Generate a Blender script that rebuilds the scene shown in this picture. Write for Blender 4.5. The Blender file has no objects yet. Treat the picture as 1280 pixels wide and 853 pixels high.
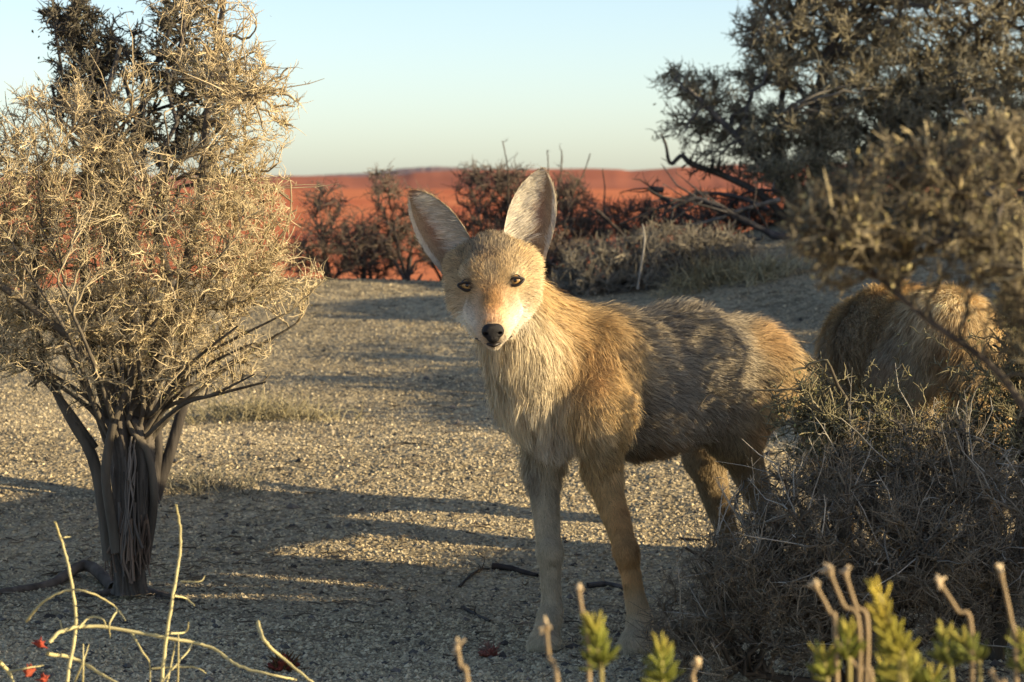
import bpy, math, random
import numpy as np
from mathutils import Vector, Matrix
R = math.radians
rng = np.random.default_rng(7)
random.seed(7)
scene = bpy.context.scene
col = scene.collection

# ------------------------------------------------------------ camera, sky, sun, exposure
FPX, HOR, CAMZ = 3550.0, 218.0, 0.88
PITCH = math.atan((426.5 - HOR) / FPX)
cam_d = bpy.data.cameras.new('camera'); cam = bpy.data.objects.new('camera', cam_d); col.objects.link(cam)
cam.location = (0, 0, CAMZ); cam.rotation_euler = (R(90) - PITCH, 0, 0)
cam_d.sensor_width = 36.0; cam_d.lens = 36.0 * FPX / 1280.0
cam_d.clip_start = 0.05; cam_d.clip_end = 20000
cam_d.dof.use_dof = True; cam_d.dof.focus_distance = 5.1; cam_d.dof.aperture_fstop = 12.0
scene.camera = cam

SUN_EL, SUN_AZ = 14.0, 15.0            # azimuth: degrees from +x towards the camera side (-y)
w = bpy.data.worlds.new('World'); scene.world = w; w.use_nodes = True
nt = w.node_tree; bg = nt.nodes['Background']
sky = nt.nodes.new('ShaderNodeTexSky'); sky.sky_type = 'NISHITA'; sky.sun_disc = False
sky.sun_elevation = R(SUN_EL); sky.sun_rotation = R(90 + SUN_AZ)
sky.air_density = 0.6; sky.dust_density = 0.75; sky.ozone_density = 0.5; sky.altitude = 200
nt.links.new(sky.outputs[0], bg.inputs[0]); bg.inputs[1].default_value = 0.105
sd = bpy.data.lights.new('sun', 'SUN'); sd.energy = 4.6; sd.angle = R(0.5); sd.color = (1.0, 0.80, 0.49)
so = bpy.data.objects.new('sun', sd); col.objects.link(so)
SUNV = Vector((math.cos(R(SUN_EL)) * math.cos(R(SUN_AZ)), -math.cos(R(SUN_EL)) * math.sin(R(SUN_AZ)), math.sin(R(SUN_EL))))
so.rotation_euler = SUNV.to_track_quat('Z', 'Y').to_euler(); so.location = (20, -8, 10)
scene.view_settings.view_transform = 'Standard'; scene.view_settings.look = 'None'
scene.view_settings.exposure = 1.1; scene.view_settings.gamma = 1.0
scene.view_settings.use_curve_mapping = False
scene.cycles.max_bounces = 5; scene.cycles.diffuse_bounces = 3

# ------------------------------------------------------------ helpers
cp, sp_ = math.cos(PITCH), math.sin(PITCH)
def P(px, py, d):
    """a point d metres ahead, placed by where it stands in the photograph (1280 px frame)"""
    rx = (px - 640) / FPX; ru = (426.5 - py) / FPX
    dy = cp + ru * sp_; dz = -sp_ + ru * cp
    t = d / dy
    return np.array([rx * t, d, CAMZ + dz * t])
def sstep(x, a, b):
    t = np.clip((x - a) / (b - a), 0, 1); return t * t * (3 - 2 * t)
_s = np.random.default_rng(3)
_waves = [(_s.uniform(0, 6.28), f * math.cos(a), f * math.sin(a), .018 / f ** 1.1) for f in (1.3, 2.1, 3.3, 5.1, 8.0, 12.5, 19.) for a in _s.uniform(0, 6.28, 3)]
def zg(x, y):
    x = np.asarray(x, float); y = np.asarray(y, float)
    z = np.where(y > 5, .06 * (y - 5), .03 * (y - 5))
    z = z + .30 * sstep(x, .1, 1.6) * sstep(y, 9.3, 12.6)
    yc = 12.0 + .9 * sstep(x, .3, 1.8) - .3 * sstep(-x, .8, 2.0)
    o = np.maximum(y - yc, 0); z = z - (.06 * o + .30 * (np.sqrt(o * o + .25) - .5))
    o = np.maximum(np.abs(x) - 12, 0); z = z - .3 * o
    o = np.maximum(-3 - y, 0); z = z - .3 * o
    am = sstep(y, 2, 6) * 1.15
    for ph, fx, fy, a in _waves: z = z + a * am * np.sin(fx * x + fy * y * 1.4 + ph)
    return z
def G(px, py_hint, d=None):
    return None
def gp(px, d, dz=0):
    x = (px - 640) / FPX * d
    x = (px - 640) / FPX * (d / cp) * 1.0
    return np.array([x, d, float(zg(x, d)) + dz])

def new_obj(name, me, parent=None, loc=None):
    o = bpy.data.objects.new(name, me); col.objects.link(o)
    if parent is not None:
        o.parent = parent
        o.location = -Vector(parent.location)        # mesh data is in world coordinates
    elif loc is not None:
        pass
    return o
def mesh_np(name, V, F, mat, cols=None, smooth=True, quads=None):
    """V (n,3); F list of arrays of (m,k) faces"""
    me = bpy.data.meshes.new(name)
    if not isinstance(F, (list, tuple)): F = [F]
    F = [np.asarray(f, np.int32) for f in F if len(f)]
    loops = np.concatenate([f.ravel() for f in F]); sizes = np.concatenate([np.full(len(f), f.shape[1], np.int32) for f in F])
    starts = np.concatenate([[0], np.cumsum(sizes)[:-1]]).astype(np.int32)
    me.vertices.add(len(V)); me.vertices.foreach_set('co', np.ascontiguousarray(V, np.float32).ravel())
    me.loops.add(len(loops)); me.loops.foreach_set('vertex_index', loops)
    me.polygons.add(len(sizes)); me.polygons.foreach_set('loop_start', starts)
    me.polygons.foreach_set('use_smooth', np.full(len(sizes), smooth, bool))
    if cols is not None:
        a = me.color_attributes.new('tint', 'FLOAT_COLOR', 'POINT')
        c = np.ones((len(V), 4), np.float32); c[:, :3] = cols; a.data.foreach_set('color', c.ravel())
    me.materials.append(mat); me.update(calc_edges=True); me.validate()
    return me
def empty(name, loc, label, cat, group=None):
    o = bpy.data.objects.new(name, None); col.objects.link(o); o.location = Vector([float(v) for v in loc]); o.empty_display_size = .1
    return tag(o, label, cat, group)
def tag(o, label=None, cat=None, group=None, kind=None):
    if label: o['label'] = label
    if cat: o['category'] = cat
    if group: o['group'] = group
    if kind: o['kind'] = kind
    return o
def recentre(o):
    """move a one-mesh thing's origin to its base"""
    me = o.data; n = len(me.vertices); v = np.empty(n * 3, np.float32); me.vertices.foreach_get('co', v); v = v.reshape(-1, 3)
    c = np.array([v[:, 0].mean(), v[:, 1].mean(), v[:, 2].min()], np.float32)
    me.vertices.foreach_set('co', (v - c).ravel()); o.location = Vector([float(q) for q in c]); return o

def nodes(name):
    m = bpy.data.materials.new(name); m.use_nodes = True
    n = m.node_tree.nodes; l = m.node_tree.links; return m, n, l, n['Principled BSDF']
def tint_mat(name, rough=.85, bump=0, bscale=200, var=.25, vscale=60, transl=0, spec=.2, stretch=None):
    m, n, l, b = nodes(name)
    at = n.new('ShaderNodeAttribute'); at.attribute_name = 'tint'
    tc = n.new('ShaderNodeTexCoord'); mp = n.new('ShaderNodeMapping'); l.new(tc.outputs['Object'], mp.inputs[0])
    if stretch: mp.inputs['Scale'].default_value = stretch
    nz = n.new('ShaderNodeTexNoise'); nz.inputs['Scale'].default_value = vscale; nz.inputs['Detail'].default_value = 4
    l.new(mp.outputs[0], nz.inputs['Vector'])
    mr = n.new('ShaderNodeMapRange'); mr.inputs['From Min'].default_value = .3; mr.inputs['From Max'].default_value = .7
    mr.inputs['To Min'].default_value = 1 - var; mr.inputs['To Max'].default_value = 1 + var; l.new(nz.outputs[0], mr.inputs[0])
    mx = n.new('ShaderNodeVectorMath'); mx.operation = 'SCALE'; l.new(at.outputs['Color'], mx.inputs[0]); l.new(mr.outputs[0], mx.inputs['Scale'])
    l.new(mx.outputs[0], b.inputs['Base Color']); b.inputs['Roughness'].default_value = rough
    b.inputs['Specular IOR Level'].default_value = spec
    if bump:
        n2 = n.new('ShaderNodeTexNoise'); n2.inputs['Scale'].default_value = bscale; n2.inputs['Detail'].default_value = 5; l.new(mp.outputs[0], n2.inputs['Vector'])
        bp = n.new('ShaderNodeBump'); bp.inputs['Strength'].default_value = bump; bp.inputs['Distance'].default_value = .004
        l.new(n2.outputs[0], bp.inputs['Height']); l.new(bp.outputs[0], b.inputs['Normal'])
    if transl:
        tr = n.new('ShaderNodeBsdfTranslucent'); l.new(mx.outputs[0], tr.inputs[0]); ms = n.new('ShaderNodeMixShader')
        ms.inputs[0].default_value = transl; l.new(b.outputs[0], ms.inputs[1]); l.new(tr.outputs[0], ms.inputs[2])
        l.new(ms.outputs[0], n['Material Output'].inputs['Surface'])
    return m
M_TWIG = tint_mat('twig_bark', .8, 0, var=.2, vscale=40)
M_BARK = tint_mat('weathered_bark', .9, 1.0, 90, .45, 35, stretch=(1, 1, .12))
M_LEAF = tint_mat('small_leaf', .6, 0, var=.15, transl=.25)
M_FUR = tint_mat('coat_hair', .75, 0, var=.06, transl=.18, spec=.15)
M_SKIN = tint_mat('coat_skin', .9, .3, 300, .1, 80, spec=.1)
M_STONE = tint_mat('grit', .9, 0, var=.15, vscale=100, spec=.3)

# ------------------------------------------------------------ tubes
def tubes(Pts, Rad, sides=3, cap=True):
    """Pts (N,K,3), Rad (N,K) -> V, F"""
    N, K, _ = Pts.shape
    T = np.empty_like(Pts); T[:, 1:-1] = Pts[:, 2:] - Pts[:, :-2]; T[:, 0] = Pts[:, 1] - Pts[:, 0]; T[:, -1] = Pts[:, -1] - Pts[:, -2]
    T /= np.linalg.norm(T, axis=2, keepdims=True) + 1e-9
    ref = np.zeros((N, 1, 3)); mean = T.mean(1); k = np.argmin(np.abs(mean), axis=1); ref[np.arange(N), 0, k] = 1
    A = np.cross(T, ref); A /= np.linalg.norm(A, axis=2, keepdims=True) + 1e-9
    B = np.cross(T, A)
    th = np.arange(sides) / sides * 2 * np.pi
    V = Pts[:, :, None, :] + Rad[:, :, None, None] * (A[:, :, None, :] * np.cos(th)[None, None, :, None] + B[:, :, None, :] * np.sin(th)[None, None, :, None])
    V = V.reshape(-1, 3)
    base = (np.arange(N) * K * sides)[:, None, None]; ring = (np.arange(K - 1) * sides)[None, :, None]; s = np.arange(sides)[None, None, :]
    s2 = (s + 1) % sides
    F = np.stack([base + ring + s, base + ring + s2, base + ring + sides + s2, base + ring + sides + s], -1).reshape(-1, 4)
    return V, F
class Acc:
    def __init__(s): s.V = []; s.F = []; s.C = []; s.n = 0
    def add(s, V, F, c):
        """c (3,) or (nV,3)"""
        s.V.append(V); s.F.append(np.asarray(F) + s.n); s.n += len(V)
        c = np.asarray(c, float); s.C.append(np.broadcast_to(c, (len(V), 3)) if c.ndim == 1 else c)
    def tube(s, Pts, Rad, c, sides=3):
        V, F = tubes(Pts, Rad, sides)
        c = np.asarray(c, float)
        if c.ndim == 2: c = np.repeat(c, Pts.shape[1] * sides, axis=0)
        s.add(V, F, c)
    def mesh(s, name, mat, smooth=True):
        V = np.concatenate(s.V); C = np.concatenate(s.C)
        q = [f for f in s.F if f.shape[1] == 4]; t = [f for f in s.F if f.shape[1] == 3]
        F = ([np.concatenate(q)] if q else []) + ([np.concatenate(t)] if t else [])
        return mesh_np(name, V, F, mat, C, smooth)
def unit(v): return v / (np.linalg.norm(v, axis=-1, keepdims=True) + 1e-9)
def spline(pts, n):
    pts = np.asarray(pts, float); m = len(pts)
    t = np.linspace(0, m - 1, n); i = np.minimum(t.astype(int), m - 2); f = (t - i)[:, None]
    p0 = pts[np.maximum(i - 1, 0)]; p1 = pts[i]; p2 = pts[i + 1]; p3 = pts[np.minimum(i + 2, m - 1)]
    return .5 * (2 * p1 + (p2 - p0) * f + (2 * p0 - 5 * p1 + 4 * p2 - p3) * f ** 2 + (3 * p1 - p0 - 3 * p2 + p3) * f ** 3)

# ------------------------------------------------------------ shrub grower
class Grow:
    def __init__(s, root, r):
        s.root = np.asarray(root, float); s.r = r
        s.N = np.zeros((0, 3)); s.T = np.zeros((0, 3)); s.NR = np.zeros(0); s.r = r
        s.last = None
    def stems(s, S, R_):
        s.N = np.concatenate([s.N, S.reshape(-1, 3)])
        T = np.gradient(S, axis=1); s.T = np.concatenate([s.T, unit(T).reshape(-1, 3)]); s.NR = np.concatenate([s.NR, R_.reshape(-1)])
    def to(s, tg, K, r0, r1, wig=.12, arch=.35, minfrac=.1, maxlen=9):
        rg = s.r; tg = np.asarray(tg); out = np.empty(len(tg), int)
        dn = np.linalg.norm(s.N - s.root, axis=1)
        for a in range(0, len(tg), 1500):
            t = tg[a:a + 1500]; v = t[:, None] - s.N[None]; d = np.linalg.norm(v, axis=2)
            cosa = (v * s.T[None]).sum(2) / (d + 1e-6)
            dt = np.linalg.norm(t - s.root, axis=1)
            c = d * (1.5 - .5 * cosa) + 1.2 * np.maximum(dn[None] - dt[:, None], 0) + (d < .02) * .3
            c = c * rg.uniform(.85, 1.15, c.shape)
            out[a:a + 1500] = np.argmin(c, 1)
        p0 = s.N[out]; tan = s.T[out]; L = np.linalg.norm(tg - p0, axis=1, keepdims=True)
        ok = L[:, 0] < maxlen; p0, tan, L, tg, out = p0[ok], tan[ok], L[ok], tg[ok], out[ok]
        p1 = p0 + tan * L * arch + rg.normal(0, 1, p0.shape) * L * .08; p2 = tg - unit(tg - p0) * L * .3 + rg.normal(0, 1, p0.shape) * L * .1
        u = np.linspace(0, 1, K)[None, :, None]
        C = ((1 - u) ** 3) * p0[:, None] + 3 * ((1 - u) ** 2) * u * p1[:, None] + 3 * (1 - u) * u * u * p2[:, None] + u ** 3 * tg[:, None]
        C = C + rg.normal(0, 1, C.shape) * (wig * L[:, None] / K) * (np.sin(u * np.pi * .9) + .1)
        rr0 = np.minimum(s.NR[out] * .85, r0 * rg.uniform(.8, 1.25, len(tg)))
        uu = np.linspace(0, 1, K)[None]
        Rr = rr0[:, None] * (1 - uu) + np.minimum(r1, rr0)[:, None] * uu if np.ndim(r1) else rr0[:, None] * (1 - uu) + np.minimum(r1, rr0[:, None]) * uu
        s.stems(C, Rr); s.last = C; return C, Rr
def in_blobs(blobs, n, rg, clump=None):
    """random points in a union of ellipsoids [(centre, radii, weight)], denser towards the outside"""
    W = np.array([b[2] for b in blobs], float); W /= W.sum(); k = rg.choice(len(blobs), n, p=W)
    c = np.array([b[0] for b in blobs])[k]; r = np.array([b[1] for b in blobs])[k]
    v = unit(rg.normal(0, 1, (n, 3))) * (rg.uniform(0, 1, n) ** .42)[:, None]
    p = c + v * r
    if clump: p = p + clump * np.sin(p[:, [1, 2, 0]] * 23) * .5
    return p
def spurs(acc, C, rg, per, ln, r, colr, cvar=.2, up=.3, sides=3):
    """short stiff side twigs on every twig"""
    N, K, _ = C.shape; n = int(N * per)
    i = rg.integers(0, N, n); f = rg.uniform(.15, 1, n) * (K - 1); j = np.minimum(f.astype(int), K - 2); u = (f - j)[:, None]
    p = C[i, j] * (1 - u) + C[i, j + 1] * u; t = unit(C[i, j + 1] - C[i, j])
    d = unit(t * rg.uniform(.2, 1, (n, 1)) + unit(rg.normal(0, 1, (n, 3))) * 1.0 + np.array([0, 0, up]))
    L = ln * rg.uniform(.4, 1.5, (n, 1)); mid = p + d * L * .5 + rg.normal(0, 1, (n, 3)) * L * .1; end = mid + unit(d + rg.normal(0, .35, (n, 3))) * L * .5
    Pp = np.stack([p, mid, end], 1); Rr = np.stack([np.full(n, r), np.full(n, r * .8), np.full(n, r * .35)], 1)
    cc = np.asarray(colr)[None] * rg.uniform(1 - cvar, 1 + cvar, (n, 1))
    acc.tube(Pp, Rr, cc, sides); return Pp
def leaves(acc, C, rg, n, ln, wd, colr, cvar=.25, spread=.01, up=.4):
    N, K, _ = C.shape; i = rg.integers(0, N, n); j = rg.integers(K // 3, K, n)
    p = C[i, j] + rg.normal(0, spread, (n, 3))
    d = unit(rg.normal(0, 1, (n, 3)) + np.array([0, 0, up])); s = unit(np.cross(d, rg.normal(0, 1, (n, 3)))); nn = np.cross(d, s)
    L = ln * rg.uniform(.5, 1.3, (n, 1)); W = wd * rg.uniform(.7, 1.3, (n, 1))
    V = np.stack([p, p + d * L * .5 + s * W + nn * W * .4, p + d * L, p + d * L * .5 - s * W + nn * W * .4], 1).reshape(-1, 3)
    F = (np.arange(n) * 4)[:, None] + np.array([0, 1, 2, 3])
    cc = np.repeat(np.asarray(colr)[None] * rg.uniform(1 - cvar, 1 + cvar, (n, 1)), 4, 0)
    acc.add(V, F, cc)
def shrub(name, base, label, group, blobs, seed, nl=(14, 90, 700), stems=None, nstem=5, rad=(.02, .008, .004, .002),
          ctr=((.10, .085, .07), (.14, .12, .09), (.2, .17, .12)), spur=(6, .03, .001), leaf=None, wig=.2, category='shrub', up=.3, trunkmat=None, K=(7, 6, 5), maxtwig=9, shoots=None):
    rg = np.random.default_rng(seed); base = np.asarray(base, float)
    root = empty(name, base, label, category, group)
    g = Grow(base, rg)
    ta = Acc(); ca = Acc()
    S = []
    if stems is None:
        tg = in_blobs(blobs, nstem, rg)
        for k in range(nstem):
            b0 = base + np.array([*rg.normal(0, rad[0] * 1.2, 2), -.03])
            e = b0 + (tg[k] - b0) * .55; mid = b0 + (e - b0) * .4 + rg.normal(0, .06, 3) * np.linalg.norm(e - b0) + np.array([0, 0, .08]) * np.linalg.norm(e - b0)
            S.append((spline([b0, mid, e], 9), rad[0], rad[0] * .55))
    else: S = stems
    for pts, ra, rb in S:
        n = len(pts); Rr = np.linspace(ra, rb, n) * (1 + rg.normal(0, .05, n)); pp = pts[None]
        g.stems(pp, Rr[None]); ta.tube(pp, Rr[None], np.asarray(ctr[0]) * rg.uniform(.75, 1.25), 9)
    me = ta.mesh('trunk', trunkmat or M_BARK); new_obj('trunk', me, root)
    C, Rr = g.to(in_blobs(blobs, nl[0], rg), K[0] + 3, rad[0] * .6, rad[1] * .6, wig * 1.2); ca.tube(C, Rr, np.asarray(ctr[0])[None] * rg.uniform(.7, 1.3, (len(C), 1)), 5)
    C, Rr = g.to(in_blobs(blobs, nl[1], rg), K[1] + 2, rad[1], rad[2] * .7, wig * 1.3); ca.tube(C, Rr, np.asarray(ctr[1])[None] * rg.uniform(.7, 1.3, (len(C), 1)), 4)
    C2, Rr = g.to(in_blobs(blobs, nl[2], rg), K[2] + 1, rad[2], rad[3] * .6, wig * 1.5, maxlen=maxtwig)
    keep = np.linalg.norm(C2[:, -1] - C2[:, 0], axis=1) > .004; C2, Rr = C2[keep], Rr[keep]
    ca.tube(C2, Rr, np.asarray(ctr[2])[None] * rg.uniform(.6, 1.35, (len(C2), 1)), 3)
    if spur: spurs(ca, C2, rg, spur[0], spur[1], spur[2], ctr[2], .3, up)
    if shoots:
        n_, L_, r_, c_ = shoots; i = rg.integers(0, len(C), n_); p0 = C[i, C.shape[1] // 2]; dd_ = unit(unit(C[i, -1] - p0) + rg.normal(0, .45, (n_, 3)) + np.array([0, 0, .35])); L = L_ * rg.uniform(.5, 1.3, (n_, 1))
        SP = np.stack([p0, p0 + dd_ * L * .35 + rg.normal(0, .02, p0.shape) * L, p0 + dd_ * L * .7 + rg.normal(0, .03, p0.shape) * L, p0 + dd_ * L + rg.normal(0, .05, p0.shape) * L], 1)
        ca.tube(SP, np.array([[r_, r_ * .85, r_ * .65, r_ * .3]]) * rg.uniform(.7, 1.2, (n_, 1)), np.asarray(c_)[None] * rg.uniform(.6, 1.2, (n_, 1)), 4); spurs(ca, SP, rg, 3, L_ * .16, r_ * .6, c_, .3)
    new_obj('crown', ca.mesh('crown', M_TWIG), root)
    if leaf:
        la = Acc(); leaves(la, C2, rg, leaf[0], leaf[1], leaf[2], leaf[3], .3, leaf[4] if len(leaf) > 4 else .01)
        new_obj('foliage', la.mesh('foliage', M_LEAF), root)
    return root
def copy_shrub(src, loc, rz, label, group, sc=1.0):
    r = src.copy(); col.objects.link(r); r.location = Vector([float(v) for v in loc]); r.rotation_euler = (0, 0, rz); r.scale = (sc,) * 3
    r['label'] = label; r['group'] = group
    for ch in [c for c in bpy.data.objects if c.parent == src]:
        c = ch.copy(); col.objects.link(c); c.parent = r
    return r
def B(px, py, d, rx, ry=None, rz=None, w=None):
    """an ellipsoid of crown: centre by pixel, radii in metres"""
    ry = rx if ry is None else ry; rz = rx if rz is None else rz
    return (P(px, py, d), np.array([rx, ry, rz]), w if w is not None else rx * ry * rz * 1e3)

# ------------------------------------------------------------ ground, plain, bluffs
def ground_mat():
    m, n, l, b = nodes('gravelly_sand'); tc = n.new('ShaderNodeTexCoord')
    def noise(sc, det=4): 
        q = n.new('ShaderNodeTexNoise'); q.inputs['Scale'].default_value = sc; q.inputs['Detail'].default_value = det; l.new(tc.outputs['Object'], q.inputs['Vector']); return q
    v = n.new('ShaderNodeTexVoronoi'); v.inputs['Scale'].default_value = 130; l.new(tc.outputs['Object'], v.inputs['Vector'])
    cr = n.new('ShaderNodeValToRGB'); e = cr.color_ramp.elements; e[0].position = .0; e[0].color = (.13, .105, .065, 1); e[1].position = 1; e[1].color = (.60, .495, .315, 1)
    x = cr.color_ramp.elements.new(.35); x.color = (.36, .295, .185, 1); x = cr.color_ramp.elements.new(.7); x.color = (.46, .38, .24, 1)
    l.new(v.outputs['Color'], cr.inputs[0])
    big = noise(1.6, 6); r2 = n.new('ShaderNodeMapRange'); r2.inputs['From Min'].default_value = .35; r2.inputs['From Max'].default_value = .65; r2.inputs['To Min'].default_value = .72; r2.inputs['To Max'].default_value = 1.1; l.new(big.outputs[0], r2.inputs[0])
    med = noise(22, 5); r3 = n.new('ShaderNodeMapRange'); r3.inputs['From Min'].default_value = .38; r3.inputs['From Max'].default_value = .5; r3.inputs['To Min'].default_value = .6; r3.inputs['To Max'].default_value = 1.0; l.new(med.outputs[0], r3.inputs[0])
    mu = n.new('ShaderNodeMath'); mu.operation = 'MULTIPLY'; l.new(r2.outputs[0], mu.inputs[0]); l.new(r3.outputs[0], mu.inputs[1])
    sc = n.new('ShaderNodeVectorMath'); sc.operation = 'SCALE'; l.new(cr.outputs[0], sc.inputs[0]); l.new(mu.outputs[0], sc.inputs['Scale'])
    l.new(sc.outputs[0], b.inputs['Base Color']); b.inputs['Roughness'].default_value = .95; b.inputs['Specular IOR Level'].default_value = .15
    v2 = n.new('ShaderNodeTexVoronoi'); v2.inputs['Scale'].default_value = 90; l.new(tc.outputs['Object'], v2.inputs['Vector'])
    bp = n.new('ShaderNodeBump'); bp.inputs['Strength'].default_value = .8; bp.inputs['Distance'].default_value = .006; bp.invert = True; l.new(v2.outputs['Distance'], bp.inputs['Height'])
    b2 = n.new('ShaderNodeBump'); b2.inputs['Strength'].default_value = .7; b2.inputs['Distance'].default_value = .03; l.new(med.outputs[0], b2.inputs['Height']); l.new(bp.outputs[0], b2.inputs['Normal'])
    l.new(b2.outputs[0], b.inputs['Normal']); return m
def grid(xs, ys, zf):
    X, Y = np.meshgrid(xs, ys); V = np.stack([X, Y, zf(X, Y)], -1).reshape(-1, 3); nx, ny = len(xs), len(ys)
    i = (np.arange(ny - 1)[:, None] * nx + np.arange(nx - 1)[None]).reshape(-1, 1); return V, i + np.array([0, 1, nx + 1, nx])
M_GROUND = ground_mat()
xs = np.unique(np.concatenate([np.linspace(-22, -3, 40), np.linspace(-3, 3.2, 260), np.linspace(3.2, 22, 40)]))
ys = np.unique(np.concatenate([np.linspace(-12, 2.5, 30), np.linspace(2.5, 14.5, 420), np.linspace(14.5, 32, 60)]))
V, F = grid(xs, ys, zg); tag(new_obj('ground', mesh_np('ground', V, F, M_GROUND)), kind='structure')

def red_mat(name, c1, c2, sc, c3=None):
    m, n, l, b = nodes(name); tc = n.new('ShaderNodeTexCoord'); mp = n.new('ShaderNodeMapping'); mp.inputs['Scale'].default_value = (1, .35, 1); l.new(tc.outputs['Object'], mp.inputs[0])
    q = n.new('ShaderNodeTexNoise'); q.inputs['Scale'].default_value = sc; q.inputs['Detail'].default_value = 8; l.new(mp.outputs[0], q.inputs['Vector'])
    cr = n.new('ShaderNodeValToRGB'); e = cr.color_ramp.elements; e[0].position = .36; e[0].color = (*c1, 1); e[1].position = .62; e[1].color = (*c2, 1); l.new(q.outputs[0], cr.inputs[0])
    if c3:
        q2 = n.new('ShaderNodeTexVoronoi'); q2.inputs['Scale'].default_value = .9; l.new(tc.outputs['Object'], q2.inputs['Vector'])
        r3 = n.new('ShaderNodeMapRange'); r3.inputs['From Min'].default_value = .12; r3.inputs['From Max'].default_value = .3; l.new(q2.outputs['Distance'], r3.inputs[0])
        mx = n.new('ShaderNodeMix'); mx.data_type = 'RGBA'; mx.inputs[6].default_value = (*c3, 1); l.new(cr.outputs[0], mx.inputs[7]); l.new(r3.outputs[0], mx.inputs[0]); l.new(mx.outputs[2], b.inputs['Base Color'])
    else: l.new(cr.outputs[0], b.inputs['Base Color'])
    b.inputs['Roughness'].default_value = .95; b.inputs['Specular IOR Level'].default_value = .1; return m
xs = np.concatenate([-np.geomspace(4000, 10, 40), np.geomspace(10, 4000, 40)]); ys = np.concatenate([-np.geomspace(4000, 10, 20), np.geomspace(10, 6000, 70)])
def plainz(X, Y):
    return -3 + .07 * np.sin(X * .05 + Y * .03) * np.sin(Y * .041) * sstep(Y, 40, 120) * (1 - sstep(Y, 400, 900))
V, F = grid(xs, ys, plainz); tag(new_obj('red_plain', mesh_np('red_plain', V, F, red_mat('red_soil', (.52, .13, .045), (.68, .22, .08), .05, (.36, .095, .04)))), kind='structure')
def ridge(name, D, prof, depth, mat, seed):
    rg = np.random.default_rng(seed); px = np.linspace(prof[0][0], prof[-1][0], 400)
    top = np.interp(px, [p[0] for p in prof], [p[1] for p in prof]) + np.convolve(rg.normal(0, .35, 400), np.ones(7) / 7, 'same')
    x = (px - 640) / FPX * D; z = np.maximum(CAMZ + (HOR - top) / FPX * D, -3.3)
    rows = [(-.6, 0), (-.35, .35), (-.10, .88), (0, 1), (.5, 1.0), (1, 0)]
    V = []
    for dy, f in rows: V.append(np.stack([x * (1 + dy * depth / D), D + dy * depth + rg.normal(0, depth * .004, 400), -3.2 + (z + 3.2) * f], 1))
    V = np.concatenate(V); n = 400
    i = (np.arange(len(rows) - 1)[:, None] * n + np.arange(n - 1)[None]).reshape(-1, 1)
    tag(new_obj(name, mesh_np(name, V, i + np.array([0, 1, n + 1, n]), mat)), kind='structure')
M_BLUFF = red_mat('red_rock', (.34, .11, .06), (.44, .15, .08), .03)
ridge('red_bluff', 900, [(-400, 220), (200, 223), (330, 222), (345, 220), (432, 221), (440, 222), (505, 219), (515, 216), (570, 213), (600, 212), (740, 211), (775, 212), (785, 214), (830, 211), (845, 209), (893, 209), (905, 206), (1050, 205), (1300, 208), (1700, 215)], 260, M_BLUFF, 1)
ridge('distant_hill', 2600, [(300, 226), (420, 218), (470, 216), (500, 211), (530, 209), (548, 208.5), (575, 210), (600, 213), (660, 215), (700, 222)], 700, red_mat('hazed_rock', (.25, .17, .155), (.30, .21, .19), .01), 2)  # pale purple grey: distance haze mixed into the hill's colour

def stones(name, n, region, size, colr, seed, lab=None):
    rg = np.random.default_rng(seed); x0, x1, y0, y1 = region
    # more stones near the camera where each one shows larger
    u = rg.uniform(0, 1, n); y = 1 / (1 / y0 + u * (1 / y1 - 1 / y0)); hw = y * .20
    x = rg.uniform(-1, 1, n) * np.minimum(hw + .15, 9)
    s = size * np.minimum(rg.lognormal(0, .38, n), 2.2); z = zg(x, y) + s * .15
    base = np.array([[1, 0, 0], [0, 1, 0], [-1, 0, 0], [0, -1, 0], [0, 0, 1], [0, 0, -1]], float)
    V = base[None] * rg.uniform(.6, 1.35, (n, 6, 1)) + rg.normal(0, .18, (n, 6, 3)); V[:, :, 2] *= .7
    a = rg.uniform(0, 6.28, n); ca, sa = np.cos(a)[:, None], np.sin(a)[:, None]
    V = np.stack([V[..., 0] * ca - V[..., 1] * sa, V[..., 0] * sa + V[..., 1] * ca, V[..., 2]], -1) * s[:, None, None]
    V += np.stack([x, y, z], 1)[:, None]
    f = np.array([[0, 1, 4], [1, 2, 4], [2, 3, 4], [3, 0, 4], [1, 0, 5], [2, 1, 5], [3, 2, 5], [0, 3, 5]])
    F = (np.arange(n) * 6)[:, None, None] + f
    c = np.asarray(colr)[rg.choice(len(colr), n)] * rg.uniform(.7, 1.3, (n, 1))
    me = mesh_np(name, V.reshape(-1, 3), F.reshape(-1, 3), M_STONE, np.repeat(c, 6, 0), False)
    tag(new_obj(name, me), lab, 'gravel', kind='stuff')
stones('gravel', 210000, (-3, 3, 4.3, 13.5), .0029, [(.52, .43, .27), (.45, .37, .23), (.37, .305, .19), (.56, .47, .31), (.24, .195, .125)], 5, 'pale coarse gravel scattered over the sandy ground')
stones('dark_grit', 2600, (-3, 3, 4.2, 13), .006, [(.10, .09, .075), (.14, .12, .10), (.07, .06, .05)], 6, 'dark crumbs of soil and litter dotted over the gravel')

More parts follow.
